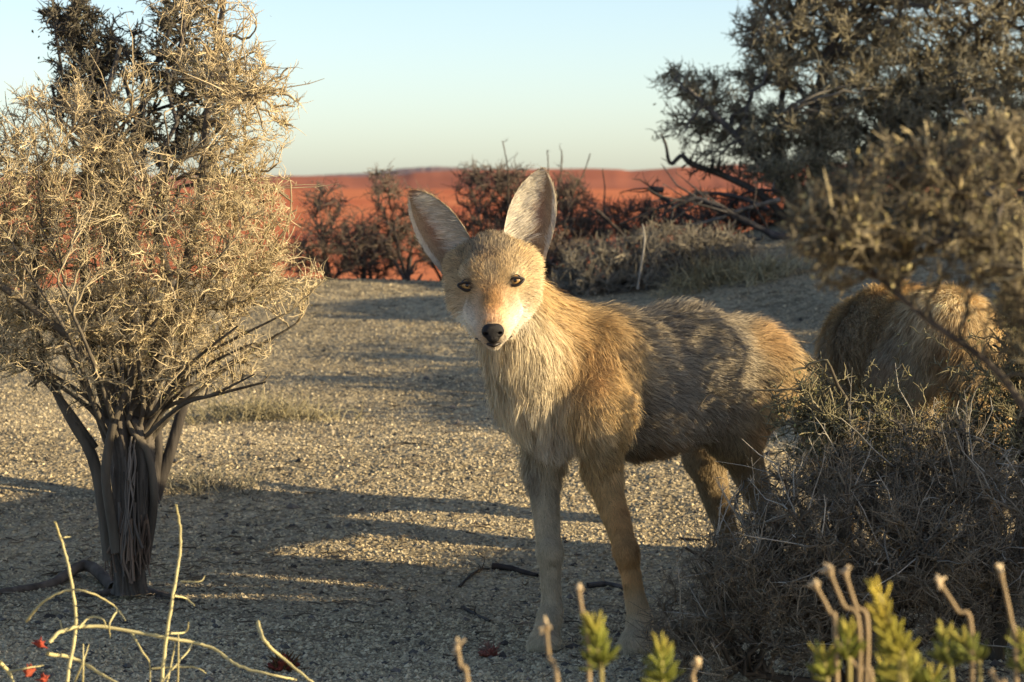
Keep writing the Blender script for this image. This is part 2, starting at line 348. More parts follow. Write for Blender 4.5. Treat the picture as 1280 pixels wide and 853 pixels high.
# ------------------------------------------------------------ implicit surfaces for the animals
def sdf_cone(p, a, b, ra, rb):
    ba = b - a; L2 = (ba * ba).sum(); h = np.clip(((p - a) @ ba) / L2, 0, 1)
    return np.linalg.norm(p - a - h[..., None] * ba, axis=-1) - (ra + (rb - ra) * h)
def sdf_ell(p, c, r, Q=None):
    q = p - c
    if Q is not None: q = q @ Q
    k0 = np.linalg.norm(q / r, axis=-1); k1 = np.linalg.norm(q / (r * r), axis=-1); return k0 * (k0 - 1) / (k1 + 1e-9)
def prim_d(pr, p):
    return sdf_cone(p, pr['a'], pr['b'], pr['ra'], pr['rb']) if pr['t'] == 'c' else sdf_ell(p, pr['a'], pr['r'], pr.get('Q'))
def prim_bb(pr, m):
    if pr['t'] == 'c': r = max(pr['ra'], pr['rb']) + m; return np.minimum(pr['a'], pr['b']) - r, np.maximum(pr['a'], pr['b']) + r
    r = pr['r'].max() + m; return pr['a'] - r, pr['a'] + r
def nets(prims, h, k=.02, cut=()):
    lo = np.min([prim_bb(p, .012)[0] for p in prims], 0); hi = np.max([prim_bb(p, .012)[1] for p in prims], 0)
    n = np.ceil((hi - lo) / h).astype(int) + 2; Dg = np.full(n, .2)
    ax = [lo[i] + np.arange(n[i]) * h for i in range(3)]
    def sub(pr, m):
        a, b = prim_bb(pr, m); i0 = np.clip(((a - lo) / h).astype(int), 0, n - 1); i1 = np.clip(((b - lo) / h).astype(int) + 2, 1, n)
        X = np.stack(np.meshgrid(ax[0][i0[0]:i1[0]], ax[1][i0[1]:i1[1]], ax[2][i0[2]:i1[2]], indexing='ij'), -1)
        return (slice(i0[0], i1[0]), slice(i0[1], i1[1]), slice(i0[2], i1[2])), X
    for pr in prims:
        kk = pr.get('k', k); sl, X = sub(pr, kk * 1.5 + 2 * h); d = prim_d(pr, X); o = Dg[sl]
        hh = np.maximum(kk - np.abs(o - d), 0) / kk; Dg[sl] = np.minimum(o, d) - hh * hh * kk * .25
    for pr in cut:
        sl, X = sub(pr, 3 * h); d = -prim_d(pr, X); Dg[sl] = np.maximum(Dg[sl], d)
    S = Dg < 0; c = np.zeros(n - 1, int)
    for dx in (0, 1):
        for dy in (0, 1):
            for dz in (0, 1): c += S[dx:n[0] - 1 + dx, dy:n[1] - 1 + dy, dz:n[2] - 1 + dz]
    act = (c > 0) & (c < 8); idx = np.full(n - 1, -1); I = np.argwhere(act); idx[act] = np.arange(len(I))
    acc = np.zeros((len(I), 3)); cnt = np.zeros(len(I))
    corners = [(a, b, c_) for a in (0, 1) for b in (0, 1) for c_ in (0, 1)]
    for a in corners:
        for ax_ in range(3):
            if a[ax_] == 0:
                b = list(a); b[ax_] = 1
                da = Dg[I[:, 0] + a[0], I[:, 1] + a[1], I[:, 2] + a[2]]; db = Dg[I[:, 0] + b[0], I[:, 1] + b[1], I[:, 2] + b[2]]
                m = (da < 0) != (db < 0); t = np.where(m, da / np.where(m, da - db, 1), 0)
                q = np.tile(np.array(a, float), (len(I), 1)); q[:, ax_] += t; acc[m] += q[m]; cnt[m] += 1
    V = lo + (I + acc / cnt[:, None]) * h
    F = []
    for ax_ in range(3):
        o1, o2 = (ax_ + 1) % 3, (ax_ + 2) % 3
        sa = [slice(None)] * 3; sb = [slice(None)] * 3; sa[ax_] = slice(0, n[ax_] - 1); sb[ax_] = slice(1, n[ax_])
        A, Bb = S[tuple(sa)], S[tuple(sb)]
        E = np.argwhere(A != Bb); E = E[(E[:, o1] > 0) & (E[:, o2] > 0) & (E[:, o1] < n[o1] - 1) & (E[:, o2] < n[o2] - 1)]
        flip = A[E[:, 0], E[:, 1], E[:, 2]]
        def at(d1, d2):
            q = E.copy(); q[:, o1] += d1; q[:, o2] += d2; return idx[q[:, 0], q[:, 1], q[:, 2]]
        q = np.stack([at(-1, -1), at(0, -1), at(0, 0), at(-1, 0)], 1)
        q[~flip] = q[~flip][:, ::-1]; F.append(q)
    F = np.concatenate(F); F = F[(F >= 0).all(1)]
    # smooth a little
    for _ in range(3):
        s = np.zeros_like(V); c = np.zeros(len(V))
        for k_ in range(4):
            a, b = F[:, k_], F[:, (k_ + 1) % 4]
            for i in range(3): s[:, i] += np.bincount(a, V[b, i], len(V)) + np.bincount(b, V[a, i], len(V))
            c += np.bincount(a, minlength=len(V)) + np.bincount(b, minlength=len(V))
        V = V * .45 + .55 * s / np.maximum(c, 1)[:, None]
    return V, F
def vnormals(V, F):
    q = F; nf = np.cross(V[q[:, 2]] - V[q[:, 0]], V[q[:, 3 if q.shape[1] == 4 else 2]] - V[q[:, 1]]); N = np.zeros_like(V)
    for k in range(q.shape[1]):
        for i in range(3): N[:, i] += np.bincount(q[:, k], nf[:, i], len(V))
    return unit(N)

# coat colours (albedo)
GOLD = np.array((.56, .39, .18)); CREAM = np.array((.76, .64, .43)); WHITE = np.array((.82, .75, .62)); RUF = np.array((.50, .29, .12))
GREY = np.array((.30, .26, .20)); DARK = np.array((.05, .042, .035)); BUFF = np.array((.46, .35, .21)); PALE = np.array((.62, .52, .37)); BROWN = np.array((.20, .12, .06))

def fur_strands(V, F, N, A, rg, cover=6.0, wmul=1.0, exclude=()):
    """A: per-vertex dict len, flow(3), c0(3), c1(3), lift, wid ; returns V,F,C of tapered hair blades"""
    tri = np.concatenate([F[:, [0, 1, 2]], F[:, [0, 2, 3]]])
    ar = .5 * np.linalg.norm(np.cross(V[tri[:, 1]] - V[tri[:, 0]], V[tri[:, 2]] - V[tri[:, 0]]), axis=1)
    Lm = A['len'][tri].mean(1); Wm = A['wid'][tri].mean(1); ctr = V[tri].mean(1); nm = N[tri].mean(1)
    view = unit(np.array([0, 0, CAMZ]) - ctr); fac = (nm * view).sum(1)
    dens = cover / (np.maximum(Lm, .002) * np.maximum(Wm, 3e-4)) * np.where(fac > -.35, 1, .3) * (Lm > .0015)
    for c, r in exclude: dens = dens * (np.linalg.norm(ctr - c, axis=1) > r)
    e = ar * dens; cnt = rg.poisson(e); t = np.repeat(np.arange(len(tri)), cnt); n = len(t)
    u = rg.uniform(0, 1, n); v = rg.uniform(0, 1, n); s = u + v > 1; u[s] = 1 - u[s]; v[s] = 1 - v[s]
    T = tri[t]; bw = np.stack([1 - u - v, u, v], 1)[:, :, None]
    g = lambda a: (a[T] * (bw if a.ndim == 2 else bw[..., 0])).sum(1)
    p = g(V); nn = unit(g(N)); L = g(A['len']); fl = g(A['flow']); c0 = g(A['c0']); c1 = g(A['c1']); lift = g(A['lift']); W = g(A['wid']) * wmul
    # clumps
    def clump(cell, seed):
        q = np.floor((p + rg.normal(0, cell * .22, p.shape)) / cell).astype(np.int64); key = (q[:, 0] * 73856093) ^ (q[:, 1] * 19349663) ^ (q[:, 2] * 83492791)
        _, inv = np.unique(key, return_inverse=True); m = inv.max() + 1; cn = np.bincount(inv, minlength=m)
        cen = np.stack([np.bincount(inv, p[:, i], m) / cn for i in range(3)], 1)[inv]
        rr = np.random.default_rng(seed); return cen, rr.normal(0, 1, (m, 4))[inv]
    cen, cr = clump(.016, 1); cen2, cr2 = clump(.05, 2)
    fl = fl - nn * (fl * nn).sum(1, keepdims=True); fl = unit(fl + .15 * cr[:, :3] + .13 * cr2[:, :3] + rg.normal(0, .10, (n, 3))); fl = unit(fl - nn * (fl * nn).sum(1, keepdims=True))
    lf = np.clip(lift + .10 * cr[:, 3] + rg.normal(0, .08, n), .08, .95)[:, None]
    L = L * np.where(rg.uniform(0, 1, n) < .4, rg.uniform(.4, .7, n), rg.uniform(.8, 1.25, n)) * (1 + .15 * cr2[:, 3])
    d0 = unit(nn * lf * 1.6 + fl * (1 - lf)); d1 = unit(nn * lf * .35 + fl + np.array([0, 0, -.12]))
    ts = np.array([0, .4, .75, 1.0]); pts = []
    pull = (np.clip(L / .04, 0, 1) * .32)[:, None]
    for tt in ts:
        q = p + L[:, None] * (d0 * (tt - .5 * tt * tt) + d1 * .5 * tt * tt)
        q = q + (cen - p) * pull * tt ** 1.3; pts.append(q)
    pts = np.stack(pts, 1); tan = np.gradient(pts, axis=1)
    side = unit(np.cross(unit(tan), (nn + rg.normal(0, .35, (n, 3)))[:, None]))
    w = W[:, None] * np.array([.9, 1.0, .7])[None]
    a = pts[:, :3] + side[:, :3] * w[..., None] * .5; b = pts[:, :3] - side[:, :3] * w[..., None] * .5
    VV = np.concatenate([np.stack([a, b], 2).reshape(n, 6, 3), pts[:, 3:4]], 1)
    o = (np.arange(n) * 7)[:, None]
    Q = np.concatenate([o + np.array([0, 1, 3, 2]), o + np.array([2, 3, 5, 4])]); Tt = o + np.array([4, 5, 6])
    br = (1 + .10 * cr[:, 3] + .08 * cr2[:, 3] + rg.normal(0, .10, n))[:, None]
    darkh = (rg.uniform(0, 1, n) < g(A['guard']))[:, None]
    ctip = np.where(darkh, DARK[None] * 1.3, c1)
    cm = c0 * .5 + c1 * .5; cm = np.where(darkh, cm * .6, cm)
    C = np.stack([c0 * .8 * br, c0 * .8 * br, cm * br, cm * br, ctip * br, ctip * br, ctip * br], 1)
    return VV.reshape(-1, 3), [Q, Tt], np.clip(C, 0, .95).reshape(-1, 3), n

def attrs(prims, V, sig=.012):
    n = len(V); W = np.zeros(n); out = {k: np.zeros((n, 3)) for k in ('flow', 'c0', 'c1')}; out.update({k: np.zeros(n) for k in ('len', 'lift', 'guard')})
    D = np.stack([prim_d(p, V) for p in prims]); mn = D.min(0)
    for k, pr in enumerate(prims):
        w_ = np.exp(-(D[k] - mn) / sig); at = pr['at']; W += w_
        fl = at['flow'](V) if callable(at['flow']) else np.broadcast_to(unit(np.asarray(at['flow'], float)), V.shape)
        out['flow'] += w_[:, None] * fl; out['c0'] += w_[:, None] * at['c0']; out['c1'] += w_[:, None] * at['c1']
        for q in ('len', 'lift', 'guard'): out[q] += w_ * at[q]
    for k in out: out[k] = out[k] / (W[:, None] if out[k].ndim == 2 else W)
    return out
def AT(L, flow, c0, c1=None, lift=.3, guard=0.0): return dict(len=L, flow=flow, c0=np.asarray(c0), c1=np.asarray(c0 if c1 is None else c1), lift=lift, guard=guard)
def cone(a, b, ra, rb, at, k=.03): return dict(t='c', a=np.asarray(a, float), b=np.asarray(b, float), ra=ra, rb=rb, at=at, k=k)
def ell(a, r, at, k=.03, Q=None): 
    d = dict(t='e', a=np.asarray(a, float), r=np.asarray(r, float), at=at, k=k)
    if Q is not None: d['Q'] = Q
    return d
def mirr_none(*a): return None

def coyote(tagd, head, prims, ears, rg, paint=None, base=None, detail=1.0, h=.0042):
    """head: dict(o, R, U, F) frame; prims: body primitives in world metres; ears in head frame"""
    O, Rx, Ux, Fx = head['o'], head['R'], head['U'], head['F']; Q = np.stack([Rx, Ux, Fx], 1)
    H = lambda r, u, f: O + Rx * r + Ux * u + Fx * f
    nose = H(-.003, -.098, .165)
    fl_head = lambda V: unit(V - nose + 0)
    fl_face = lambda V: unit(unit(V - nose) * .5 - Ux * .5 - Fx * .5)
    hp = [ell(H(.001, .002, -.01), (.057, .056, .078), AT(.018, fl_head, GREY * 1.2, GOLD * .85, .22, .3), .02, Q),
          ell(H(-.002, -.018, .045), (.052, .044, .055), AT(.010, fl_head, BUFF * 1.1, GOLD * 1.0, .15, .08), .02, Q),
          cone(H(-.056, .005, -.012), H(-.049, -.045, .010), .027, .028, AT(.016, fl_face, BUFF * 1.1, (.56, .43, .25), .2, .06), .025),
          cone(H(.054, .005, -.012), H(.047, -.045, .010), .027, .028, AT(.016, fl_face, BUFF * 1.15, (.60, .46, .27), .2, .06), .025),
          cone(H(-.047, -.045, .012), H(-.022, -.098, .055), .026, .019, AT(.020, fl_face, CREAM * .8, CREAM * .9, .25), .025),
          cone(H(.045, -.045, .012), H(.018, -.098, .055), .026, .019, AT(.020, fl_face, CREAM * .85, CREAM, .25), .025),
          cone(H(-.003, -.046, .070), H(-.003, -.089, .150), .031, .0190, AT(.0075, fl_head, RUF * 1.25, RUF * 1.35, .12), .016),
          cone(H(-.026, -.070, .070), H(-.014, -.101, .140), .025, .0150, AT(.009, fl_head, WHITE, WHITE, .15), .012),
          cone(H(.021, -.070, .070), H(.009, -.101, .140), .025, .0150, AT(.009, fl_head, WHITE, WHITE, .15), .012),
          cone(H(-.003, -.088, .050), H(-.003, -.117, .136), .028, .0125, AT(.008, fl_head, CREAM, WHITE, .12), .010),
          cone(H(-.034, -.004, .062), H(-.022, .002, .072), .015, .014, AT(.010, fl_head, PALE, BUFF * 1.1, .2, .15), .02),
          cone(H(.028, -.004, .062), H(.018, .002, .072), .015, .014, AT(.010, fl_head, PALE, BUFF * 1.1, .2, .15), .02)]
    allp = prims + hp
    V, F = nets(allp, h)
    A = attrs(allp, V); N = vnormals(V, F)
    ctrV = V.mean(0)
    if ((N * (V - ctrV)).sum(1) > 0).mean() < .5: F = F[:, ::-1]; N = -N
    A['wid'] = np.interp(A['len'], [.006, .012, .03, .06], [.0005, .00055, .0007, .00078])
    loc = (V - O) @ Q        # head frame coordinates of every skin point
    near = np.linalg.norm(V - O, axis=1) < .22
    def spot(r, u, f, rad, c, mix=1.0, ln=None, soft=.5):
        d = np.linalg.norm((loc - np.array([r, u, f])) / np.asarray(rad), axis=1); k = (1 - sstep(d, 1 - soft, 1 + soft * .6)) * mix * near
        A['c0'][:] = A['c0'] * (1 - k[:, None]) + np.asarray(c) * k[:, None]; A['c1'][:] = A['c1'] * (1 - k[:, None]) + np.asarray(c) * k[:, None]
        if ln: A['len'][:] = A['len'] * (1 - k) + ln * k
    # coat marks of the face
    spot(-.003, -.052, .11, (.018, .038, .05), RUF * 1.1, .95); spot(-.003, -.108, .155, (.012, .012, .014), DARK * 3, .8)
    spot(-.003, .012, .06, (.026, .032, .03), BROWN * 1.5, .6); spot(-.003, .040, .03, (.045, .030, .05), GREY * 1.1, .5)
    spot(-.003, -.01, .09, (.014, .03, .03), PALE * .8, .4)
    for s in (-1, 1):
        spot(s * .040 - .003, -.086, .05, (.034, .024, .080), WHITE, .95)
        spot(s * .030 - .003, -.045, .09, (.014, .016, .03), BUFF * 1.1, .5)
        spot(s * .030 - .003, .012, .06, (.014, .010, .03), BUFF * .8, .5)
        spot(s * .042 - .003, -.006, .07, (.016, .008, .03), CREAM, .55)
        spot(s * .062 - .003, -.055, .01, (.02, .025, .04), CREAM * .95, .6)
    eyes = [(-.0445, -.0225), (.0385, -.0185)]
    # find the skin along the face axis for eyes and nose
    def skin(r, u):
        d = np.hypot(loc[:, 0] - r, loc[:, 1] - u); m = (d < .006) & near & (loc[:, 2] > 0)
        return loc[m, 2].max() if m.any() else .08
    ec = []
    for r_, u_ in eyes:
        f_ = skin(r_, u_); ec.append(H(r_, u_, f_ - .0085)); spot(r_, u_, f_, (.017, .011, .014), DARK * 1.6, .9, soft=.35)
        sgn = 1 if r_ > 0 else -1; spot(r_ - sgn * .013, u_ - .005, f_ + .004, (.007, .004, .01), DARK * 2, .8)
    if paint: paint(V, A)
    root = empty('coyote', base, tagd[0], 'coyote', tagd[1])
    # ears
    EV, EF, EN, EA = [], [], [], []
    ev0 = 0; nu, nv = 25, 34
    for e in ears:
        b = H(*e['b']); tp = H(*e['t']); ax = unit(tp - b); Le = np.linalg.norm(tp - b); nrm = unit(Q @ np.array(e['n'], float)); nrm = unit(nrm - ax * (nrm @ ax)); sd_ = np.cross(nrm, ax) ; 
        if sd_ @ Rx < 0: sd_ = -sd_
        u = np.linspace(-1, 1, nu)[None, :]; v = np.linspace(-.12, 1, nv)[:, None]; vv = np.clip(v, 0, 1)
        a = e['w'] * np.clip(1 - vv ** 3.0, 0, 1) ** .68 * (.98 + .45 * vv * (1 - vv)); th = e.get('th', 1.15) * (1 - .35 * vv)
        lean = e.get('lean', 0) * np.sin(vv * np.pi) * .12 * Le
        for sgn, off in ((1, 0), (-1, .0035)):
            sx = a * np.sin(u * th) / np.sin(th); bk = -a * (np.cos(u * th) - np.cos(th)) / np.sin(th) * .75
            edge = off * (1 - np.abs(u) ** 6)
            p = b + v[..., None] * Le * ax + (sx + lean)[..., None] * sd_ + (bk - edge)[..., None] * nrm + 0
            p = p.reshape(-1, 3); i = (np.arange(nv - 1)[:, None] * nu + np.arange(nu - 1)[None]).reshape(-1, 1); f = i + np.array([0, 1, nu + 1, nu])
            nn = vnormals(p, f)
            if (nn.mean(0) @ nrm) * sgn < 0: nn = -nn; f = f[:, ::-1]
            U_ = np.broadcast_to(u, (nv, nu)).ravel(); V_ = np.broadcast_to(v, (nv, nu)).ravel(); out_ = 1 if e['b'][0] > 0 else -1
            um = U_ * out_   # +1 = outer edge
            if sgn == 1:
                c = np.where((np.abs(U_) > .80)[:, None], WHITE * .95, (BROWN * .9 + PALE * .5)[None] * (1 + 0 * U_[:, None])); k = sstep(-um, -.35, .25)[:, None]; c = c * (1 - k) + WHITE * .92 * k
                ctr_ = np.exp(-((um - .25) / .33) ** 2 - ((V_ - .42) / .26) ** 2)[:, None]; c = c * (1 - ctr_ * .65) + np.array((.46, .25, .17)) * ctr_ * .65
                ln = np.where(um < .1, .026, .008) * np.where(V_ < .35, 1.35, 1) * (1 - .5 * np.clip(V_, 0, 1)) * (1 - .5 * ctr_[:, 0]); fl = ax * .8 + sd_ * out_ * np.where(um < .2, .9, -.1)[:, None]; lift = np.full(len(p), .22)
            else:
                c = np.broadcast_to(GOLD * .8, (len(p), 3)) * (1 - .25 * sstep(V_, .6, 1))[:, None] * 1.0; c = np.where((np.abs(U_) > .8)[:, None], CREAM * .9, c); ln = np.full(len(p), .009); fl = np.broadcast_to(ax, p.shape); lift = np.full(len(p), .15)
            tipk = sstep(V_, .86, .97)[:, None] * (.75 if out_ < 0 else .1); c = c * (1 - tipk) + np.array((.30, .13, .06)) * tipk
            ln = ln * np.where(V_ < .02, .0, 1) + 0
            EV.append(p); EF.append(f + ev0); ev0 += len(p); EN.append(nn)
            EA.append(dict(len=ln, flow=fl, c0=c * .95, c1=c, lift=lift, guard=np.where(sgn == 1, 0., .06) + 0 * ln, wid=np.full(len(p), .0008)))
    EV = np.concatenate(EV); EF = np.concatenate(EF); EN = np.concatenate(EN); EA = {k: np.concatenate([a[k] for a in EA]) for k in EA[0]}
    bodyC = np.concatenate([A['c0'] * .7, EA['c0'] * .75])
    me = mesh_np('body', np.concatenate([V, EV]), np.concatenate([F, EF + len(V)]), M_SKIN, bodyC); new_obj('body', me, root)
    ex = [(c, .0120) for c in ec] + [(H(-.003, -.100, .163), .020)]
    fa = Acc()
    for VV, FF, NN, AA in ((V, F, N, A), (EV, EF, EN, EA)):
        v_, f_, c_, n_ = fur_strands(VV, FF, NN, AA, rg, 6.2 * detail, 1.0, ex)
        for q in f_: fa.F.append(q + fa.n)
        fa.V.append(v_); fa.C.append(c_); fa.n += len(v_)
    V_ = np.concatenate(fa.V); me = mesh_np('fur', V_, [np.concatenate([q for q in fa.F if q.shape[1] == 4]), np.concatenate([q for q in fa.F if q.shape[1] == 3])], M_FUR, np.concatenate(fa.C)); new_obj('fur', me, root)
    print('fur verts', len(V_))
    # eyes
    def sphere_part(c, ax, r, a0, a1, name, mat, parent, seg=24, rings=12, lift=0):
        ax = unit(ax); t1 = unit(np.cross(ax, [0, 0, 1])); t2 = np.cross(ax, t1)
        ph = np.linspace(a0, a1, rings)[:, None]; th = np.arange(seg)[None] / seg * 2 * np.pi
        p = c + (r + lift) * (np.cos(ph)[..., None] * ax + np.sin(ph)[..., None] * (np.cos(th)[..., None] * t1 + np.sin(th)[..., None] * t2))
        p = p.reshape(-1, 3); i = (np.arange(rings - 1)[:, None] * seg + np.arange(seg)[None]); j = (np.arange(rings - 1)[:, None] * seg + (np.arange(seg)[None] + 1) % seg)
        f = np.stack([i, j, j + seg, i + seg], -1).reshape(-1, 4); o = new_obj(name, mesh_np(name, p, f[:, ::-1], mat), parent); return o
    look = unit(np.array([0, 0, CAMZ]) - O) if head.get('look') else Fx
    for c in ec:
        e = sphere_part(c, look, .0120, 0.001, 3.14, 'eye', M_EYE, root)
        def sub(o): o.location = (0, 0, 0); return o
        i = sphere_part(c, look, .0120, 0.24, .92, 'iris', M_IRIS, e, lift=.0002); i.location = (0, 0, 0)
        i = sphere_part(c, look, .0120, 0.001, .25, 'pupil', M_PUPIL, e, lift=.0003); i.location = (0, 0, 0)
        # almond lid rim
        t = np.linspace(0, 2 * np.pi, 33)[:-1]; s = 1 if (c - O) @ Rx > 0 else -1
        lu = .0088 * np.sin(t) * np.where(np.sin(t) > 0, .66, .85); lr = .0150 * np.cos(t) ; lu = lu * (1 - .35 * (np.cos(t) ** 2)) + .0018 * np.cos(t) * s
        lf = np.sqrt(np.maximum(.0136 ** 2 - lu ** 2 - (lr * .8) ** 2, 1e-6)) 
        ring = c + lr[:, None] * Rx + lu[:, None] * Ux + lf[:, None] * Fx
        ring = np.concatenate([ring, ring[:1]])[None]; Vt, Ft = tubes(ring, np.full((1, 33), .0023), 8)
        new_obj('eyelid', mesh_np('eyelid', Vt, Ft, M_LID), root)
    # nose pad
    npm = [ell(H(-.003, -.091, .161), (.0165, .0105, .0115), None, .008, Q), ell(H(-.003, -.105, .162), (.0115, .0115, .010), None, .008, Q),
           ell(H(-.0135, -.097, .160), (.0085, .0085, .010), None, .006, Q), ell(H(.0075, -.097, .160), (.0085, .0085, .010), None, .006, Q)]
    ct = [ell(H(-.0145, -.0985, .168), (.0042, .0026, .005), None, .01, Q), ell(H(.0085, -.0985, .168), (.0042, .0026, .005), None, .01, Q),
          ell(H(-.003, -.110, .1725), (.0007, .009, .002), None, .01, Q)]
    nV, nF = nets(npm, .0009, .005, ct); nn = vnormals(nV, nF)
    if (nn * (nV - nV.mean(0))).sum() < 0: nF = nF[:, ::-1]
    new_obj('nose', mesh_np('nose', nV, nF, M_NOSE), root)
    # mouth line
    t = np.linspace(-1, 1, 15); lp = np.stack([H(-.003 + .031 * q, -.1175 + .006 * abs(q) - .003 * (1 - abs(q)), .1560 - .052 * abs(q) ** 1.5) for q in t])[None]
    Vt, Ft = tubes(lp, .0024 * (1.15 - np.abs(t))[None] + .0010, 6); new_obj('mouth', mesh_np('mouth', Vt, Ft, M_LID), root)
    return root
def plain_mat(name, c, rough=.5, spec=.5, bump=0, bs=300):
    m, n, l, b = nodes(name); tc = n.new('ShaderNodeTexCoord'); q = n.new('ShaderNodeTexNoise'); q.inputs['Scale'].default_value = bs; l.new(tc.outputs['Object'], q.inputs['Vector'])
    cr = n.new('ShaderNodeValToRGB'); e = cr.color_ramp.elements; e[0].position = .3; e[1].position = .7; e[0].color = (*[v * .8 for v in c], 1); e[1].color = (*[min(v * 1.2, 1) for v in c], 1)
    l.new(q.outputs[0], cr.inputs[0]); l.new(cr.outputs[0], b.inputs['Base Color']); b.inputs['Roughness'].default_value = rough; b.inputs['Specular IOR Level'].default_value = spec
    if bump: bp = n.new('ShaderNodeBump'); bp.inputs['Strength'].default_value = bump; bp.inputs['Distance'].default_value = .001; l.new(q.outputs[0], bp.inputs['Height']); l.new(bp.outputs[0], b.inputs['Normal'])
    return m
M_EYE = plain_mat('eye_dark', (.02, .015, .01), .12, .6); M_IRIS = plain_mat('amber_iris', (.36, .21, .07), .15, .6, bs=900); M_PUPIL = plain_mat('pupil_black', (.004, .004, .004), .08, .6)
M_LID = plain_mat('dark_skin', (.022, .016, .013), .5, .4); M_NOSE = plain_mat('nose_leather', (.010, .008, .008), .5, .35, 1.0, 1400)

# ------------------------------------------------------------ the coyote facing us
def paws(a, fw, at):
    """foot with four toes; a = ankle point above ground, fw = forward direction"""
    fw = unit(np.array([fw[0], fw[1], 0.])); sd_ = np.array([-fw[1], fw[0], 0]); g0 = np.array([a[0], a[1], float(zg(a[0], a[1]))]) + fw * .028
    out = [cone(a, g0 + np.array([0, 0, .024]), .0185, .021, at, .02), ell(g0 + fw * .006 + np.array([0, 0, .018]), (.026, .026, .018), at, .015)]
    for k, s in enumerate((-.020, -.007, .007, .020)):
        out.append(ell(g0 + sd_ * s + fw * (.030 if abs(s) < .01 else .020) + np.array([0, 0, .011]), (.0095, .0095, .0105), at, .006))
    return out
hd = np.array([-.70, -.71, 0.]); back = -hd
flow_b = back + np.array([0, 0, -.22])
fl_down = (.15, .1, -1)
a_back = AT(.036, flow_b, GREY * 1.1, (.37, .31, .215), .17, .42); a_rib = AT(.032, flow_b, GREY * 1.1, (.40, .345, .255), .17, .25)
a_neck = AT(.038, (.75, .25, -.6), BUFF * 1.1, GOLD * 1.15, .26, .06); a_chest = AT(.040, (-.05, -.1, -1), CREAM * .85, CREAM * .85, .36, .02)
a_sh = AT(.030, (.5, .2, -.8), BUFF * 1.1, GOLD * 1.05, .18, .10); a_belly = AT(.034, (.5, .3, -.6), RUF * .85 + CREAM * .15, PALE * .8, .3, .05)
a_leg = AT(.009, fl_down, GOLD * 1.0, RUF * .6 + GOLD * .55, .16, .0); a_legw = AT(.009, fl_down, PALE * .85, CREAM * .85, .16, .0)
a_th = AT(.028, (.5, .4, -.8), BUFF, GOLD * .8, .25, .16); a_hleg = AT(.011, fl_down, BUFF * .8, BUFF * .8, .18, .05); a_tail = AT(.055, (.2, .15, -1), GREY * 1.1, BUFF * .8, .35, .35)
def foot(px, d): x = (px - 640) / FPX * d; return np.array([x, d, float(zg(x, d)) + .05])
head1 = dict(o=P(616, 335, 4.95), R=unit(np.array([1, -.01, .055])), U=None, F=None, look=True)
f_ = unit(np.array([-.01, -1, -.04])); f_ = unit(f_ - head1['R'] * (f_ @ head1['R'])); u_ = np.cross(head1['R'], -f_); u_ = u_ if u_[2] > 0 else -u_
head1['F'] = f_; head1['U'] = u_
HO = head1['o']
prims1 = [
    cone(P(634, 365, 5.04), P(688, 442, 5.12), .050, .076, a_neck, .05), cone(P(630, 395, 4.98), P(668, 480, 5.06), .045, .074, AT(.040, (.1, -.1, -1), CREAM * .85, CREAM * .9, .28, .0), .04),
    cone(P(688, 442, 5.12), P(745, 460, 5.2), .076, .096, a_neck, .05),
    ell(P(694, 505, 5.10), (.078, .075, .085), a_chest, .05),
    cone(P(745, 462, 5.19), P(850, 458, 5.37), .102, .105, a_back, .05), cone(P(770, 490, 5.20), P(850, 482, 5.36), .100, .092, a_rib, .05),
    cone(P(850, 458, 5.37), P(918, 456, 5.50), .102, .090, a_back, .05), ell(P(800, 520, 5.24), (.085, .09, .062), a_belly, .05), cone(P(800, 515, 5.25), P(890, 500, 5.42), .07, .06, a_belly, .04),
    ell(P(938, 464, 5.53), (.074, .085, .076), AT(.034, flow_b, BUFF, BUFF * .6 + RUF * .4, .17, .25), .05),
    cone(P(757, 440, 5.10), P(750, 515, 5.03), .055, .056, a_sh, .04), cone(P(750, 515, 5.03), P(752, 590, 5.08), .052, .029, a_sh, .03),
    cone(P(752, 590, 5.08), P(783, 690, 5.02), .029, .0185, a_leg, .02), cone(P(783, 690, 5.02), P(796, 755, 5.01), .0185, .0150, a_leg, .015), ell(P(784, 692, 5.005), (.0185, .019, .021), a_leg, .012), cone(P(796, 755, 5.01), foot(801, 5.01), .0148, .0160, a_legw, .015),
    cone(P(690, 505, 5.14), P(678, 585, 5.15), .048, .031, a_chest, .03), cone(P(678, 585, 5.15), P(687, 690, 5.09), .029, .0190, a_legw, .02), ell(P(688, 692, 5.08), (.0190, .019, .021), a_legw, .012), cone(P(687, 690, 5.09), P(690, 760, 5.08), .0190, .0155, a_legw, .015), cone(P(690, 760, 5.08), foot(687, 5.06), .0152, .0165, a_legw, .015),
    cone(P(945, 475, 5.48), P(918, 545, 5.40), .078, .046, a_th, .05), cone(P(918, 545, 5.40), P(962, 655, 5.50), .040, .018, a_hleg, .03), cone(P(962, 655, 5.50), foot(955, 5.46), .017, .015, a_hleg, .015),
    cone(P(908, 495, 5.62), P(880, 570, 5.56), .062, .036, a_hleg, .04), cone(P(880, 570, 5.56), P(910, 672, 5.64), .034, .019, a_hleg, .03), cone(P(910, 672, 5.64), foot(908, 5.6), .018, .015, a_hleg, .015),
    cone(P(970, 445, 5.60), P(1022, 505, 5.72), .030, .032, a_tail, .03), cone(P(1022, 505, 5.72), P(1034, 605, 5.74), .032, .022, a_tail, .03)]
prims1 += paws(foot(801, 5.01), (-.35, -1), a_legw) + paws(foot(687, 5.06), (-.25, -1), a_legw) + paws(foot(955, 5.46), (-.6, -.8), a_hleg) + paws(foot(908, 5.60), (-.6, -.8), a_hleg)
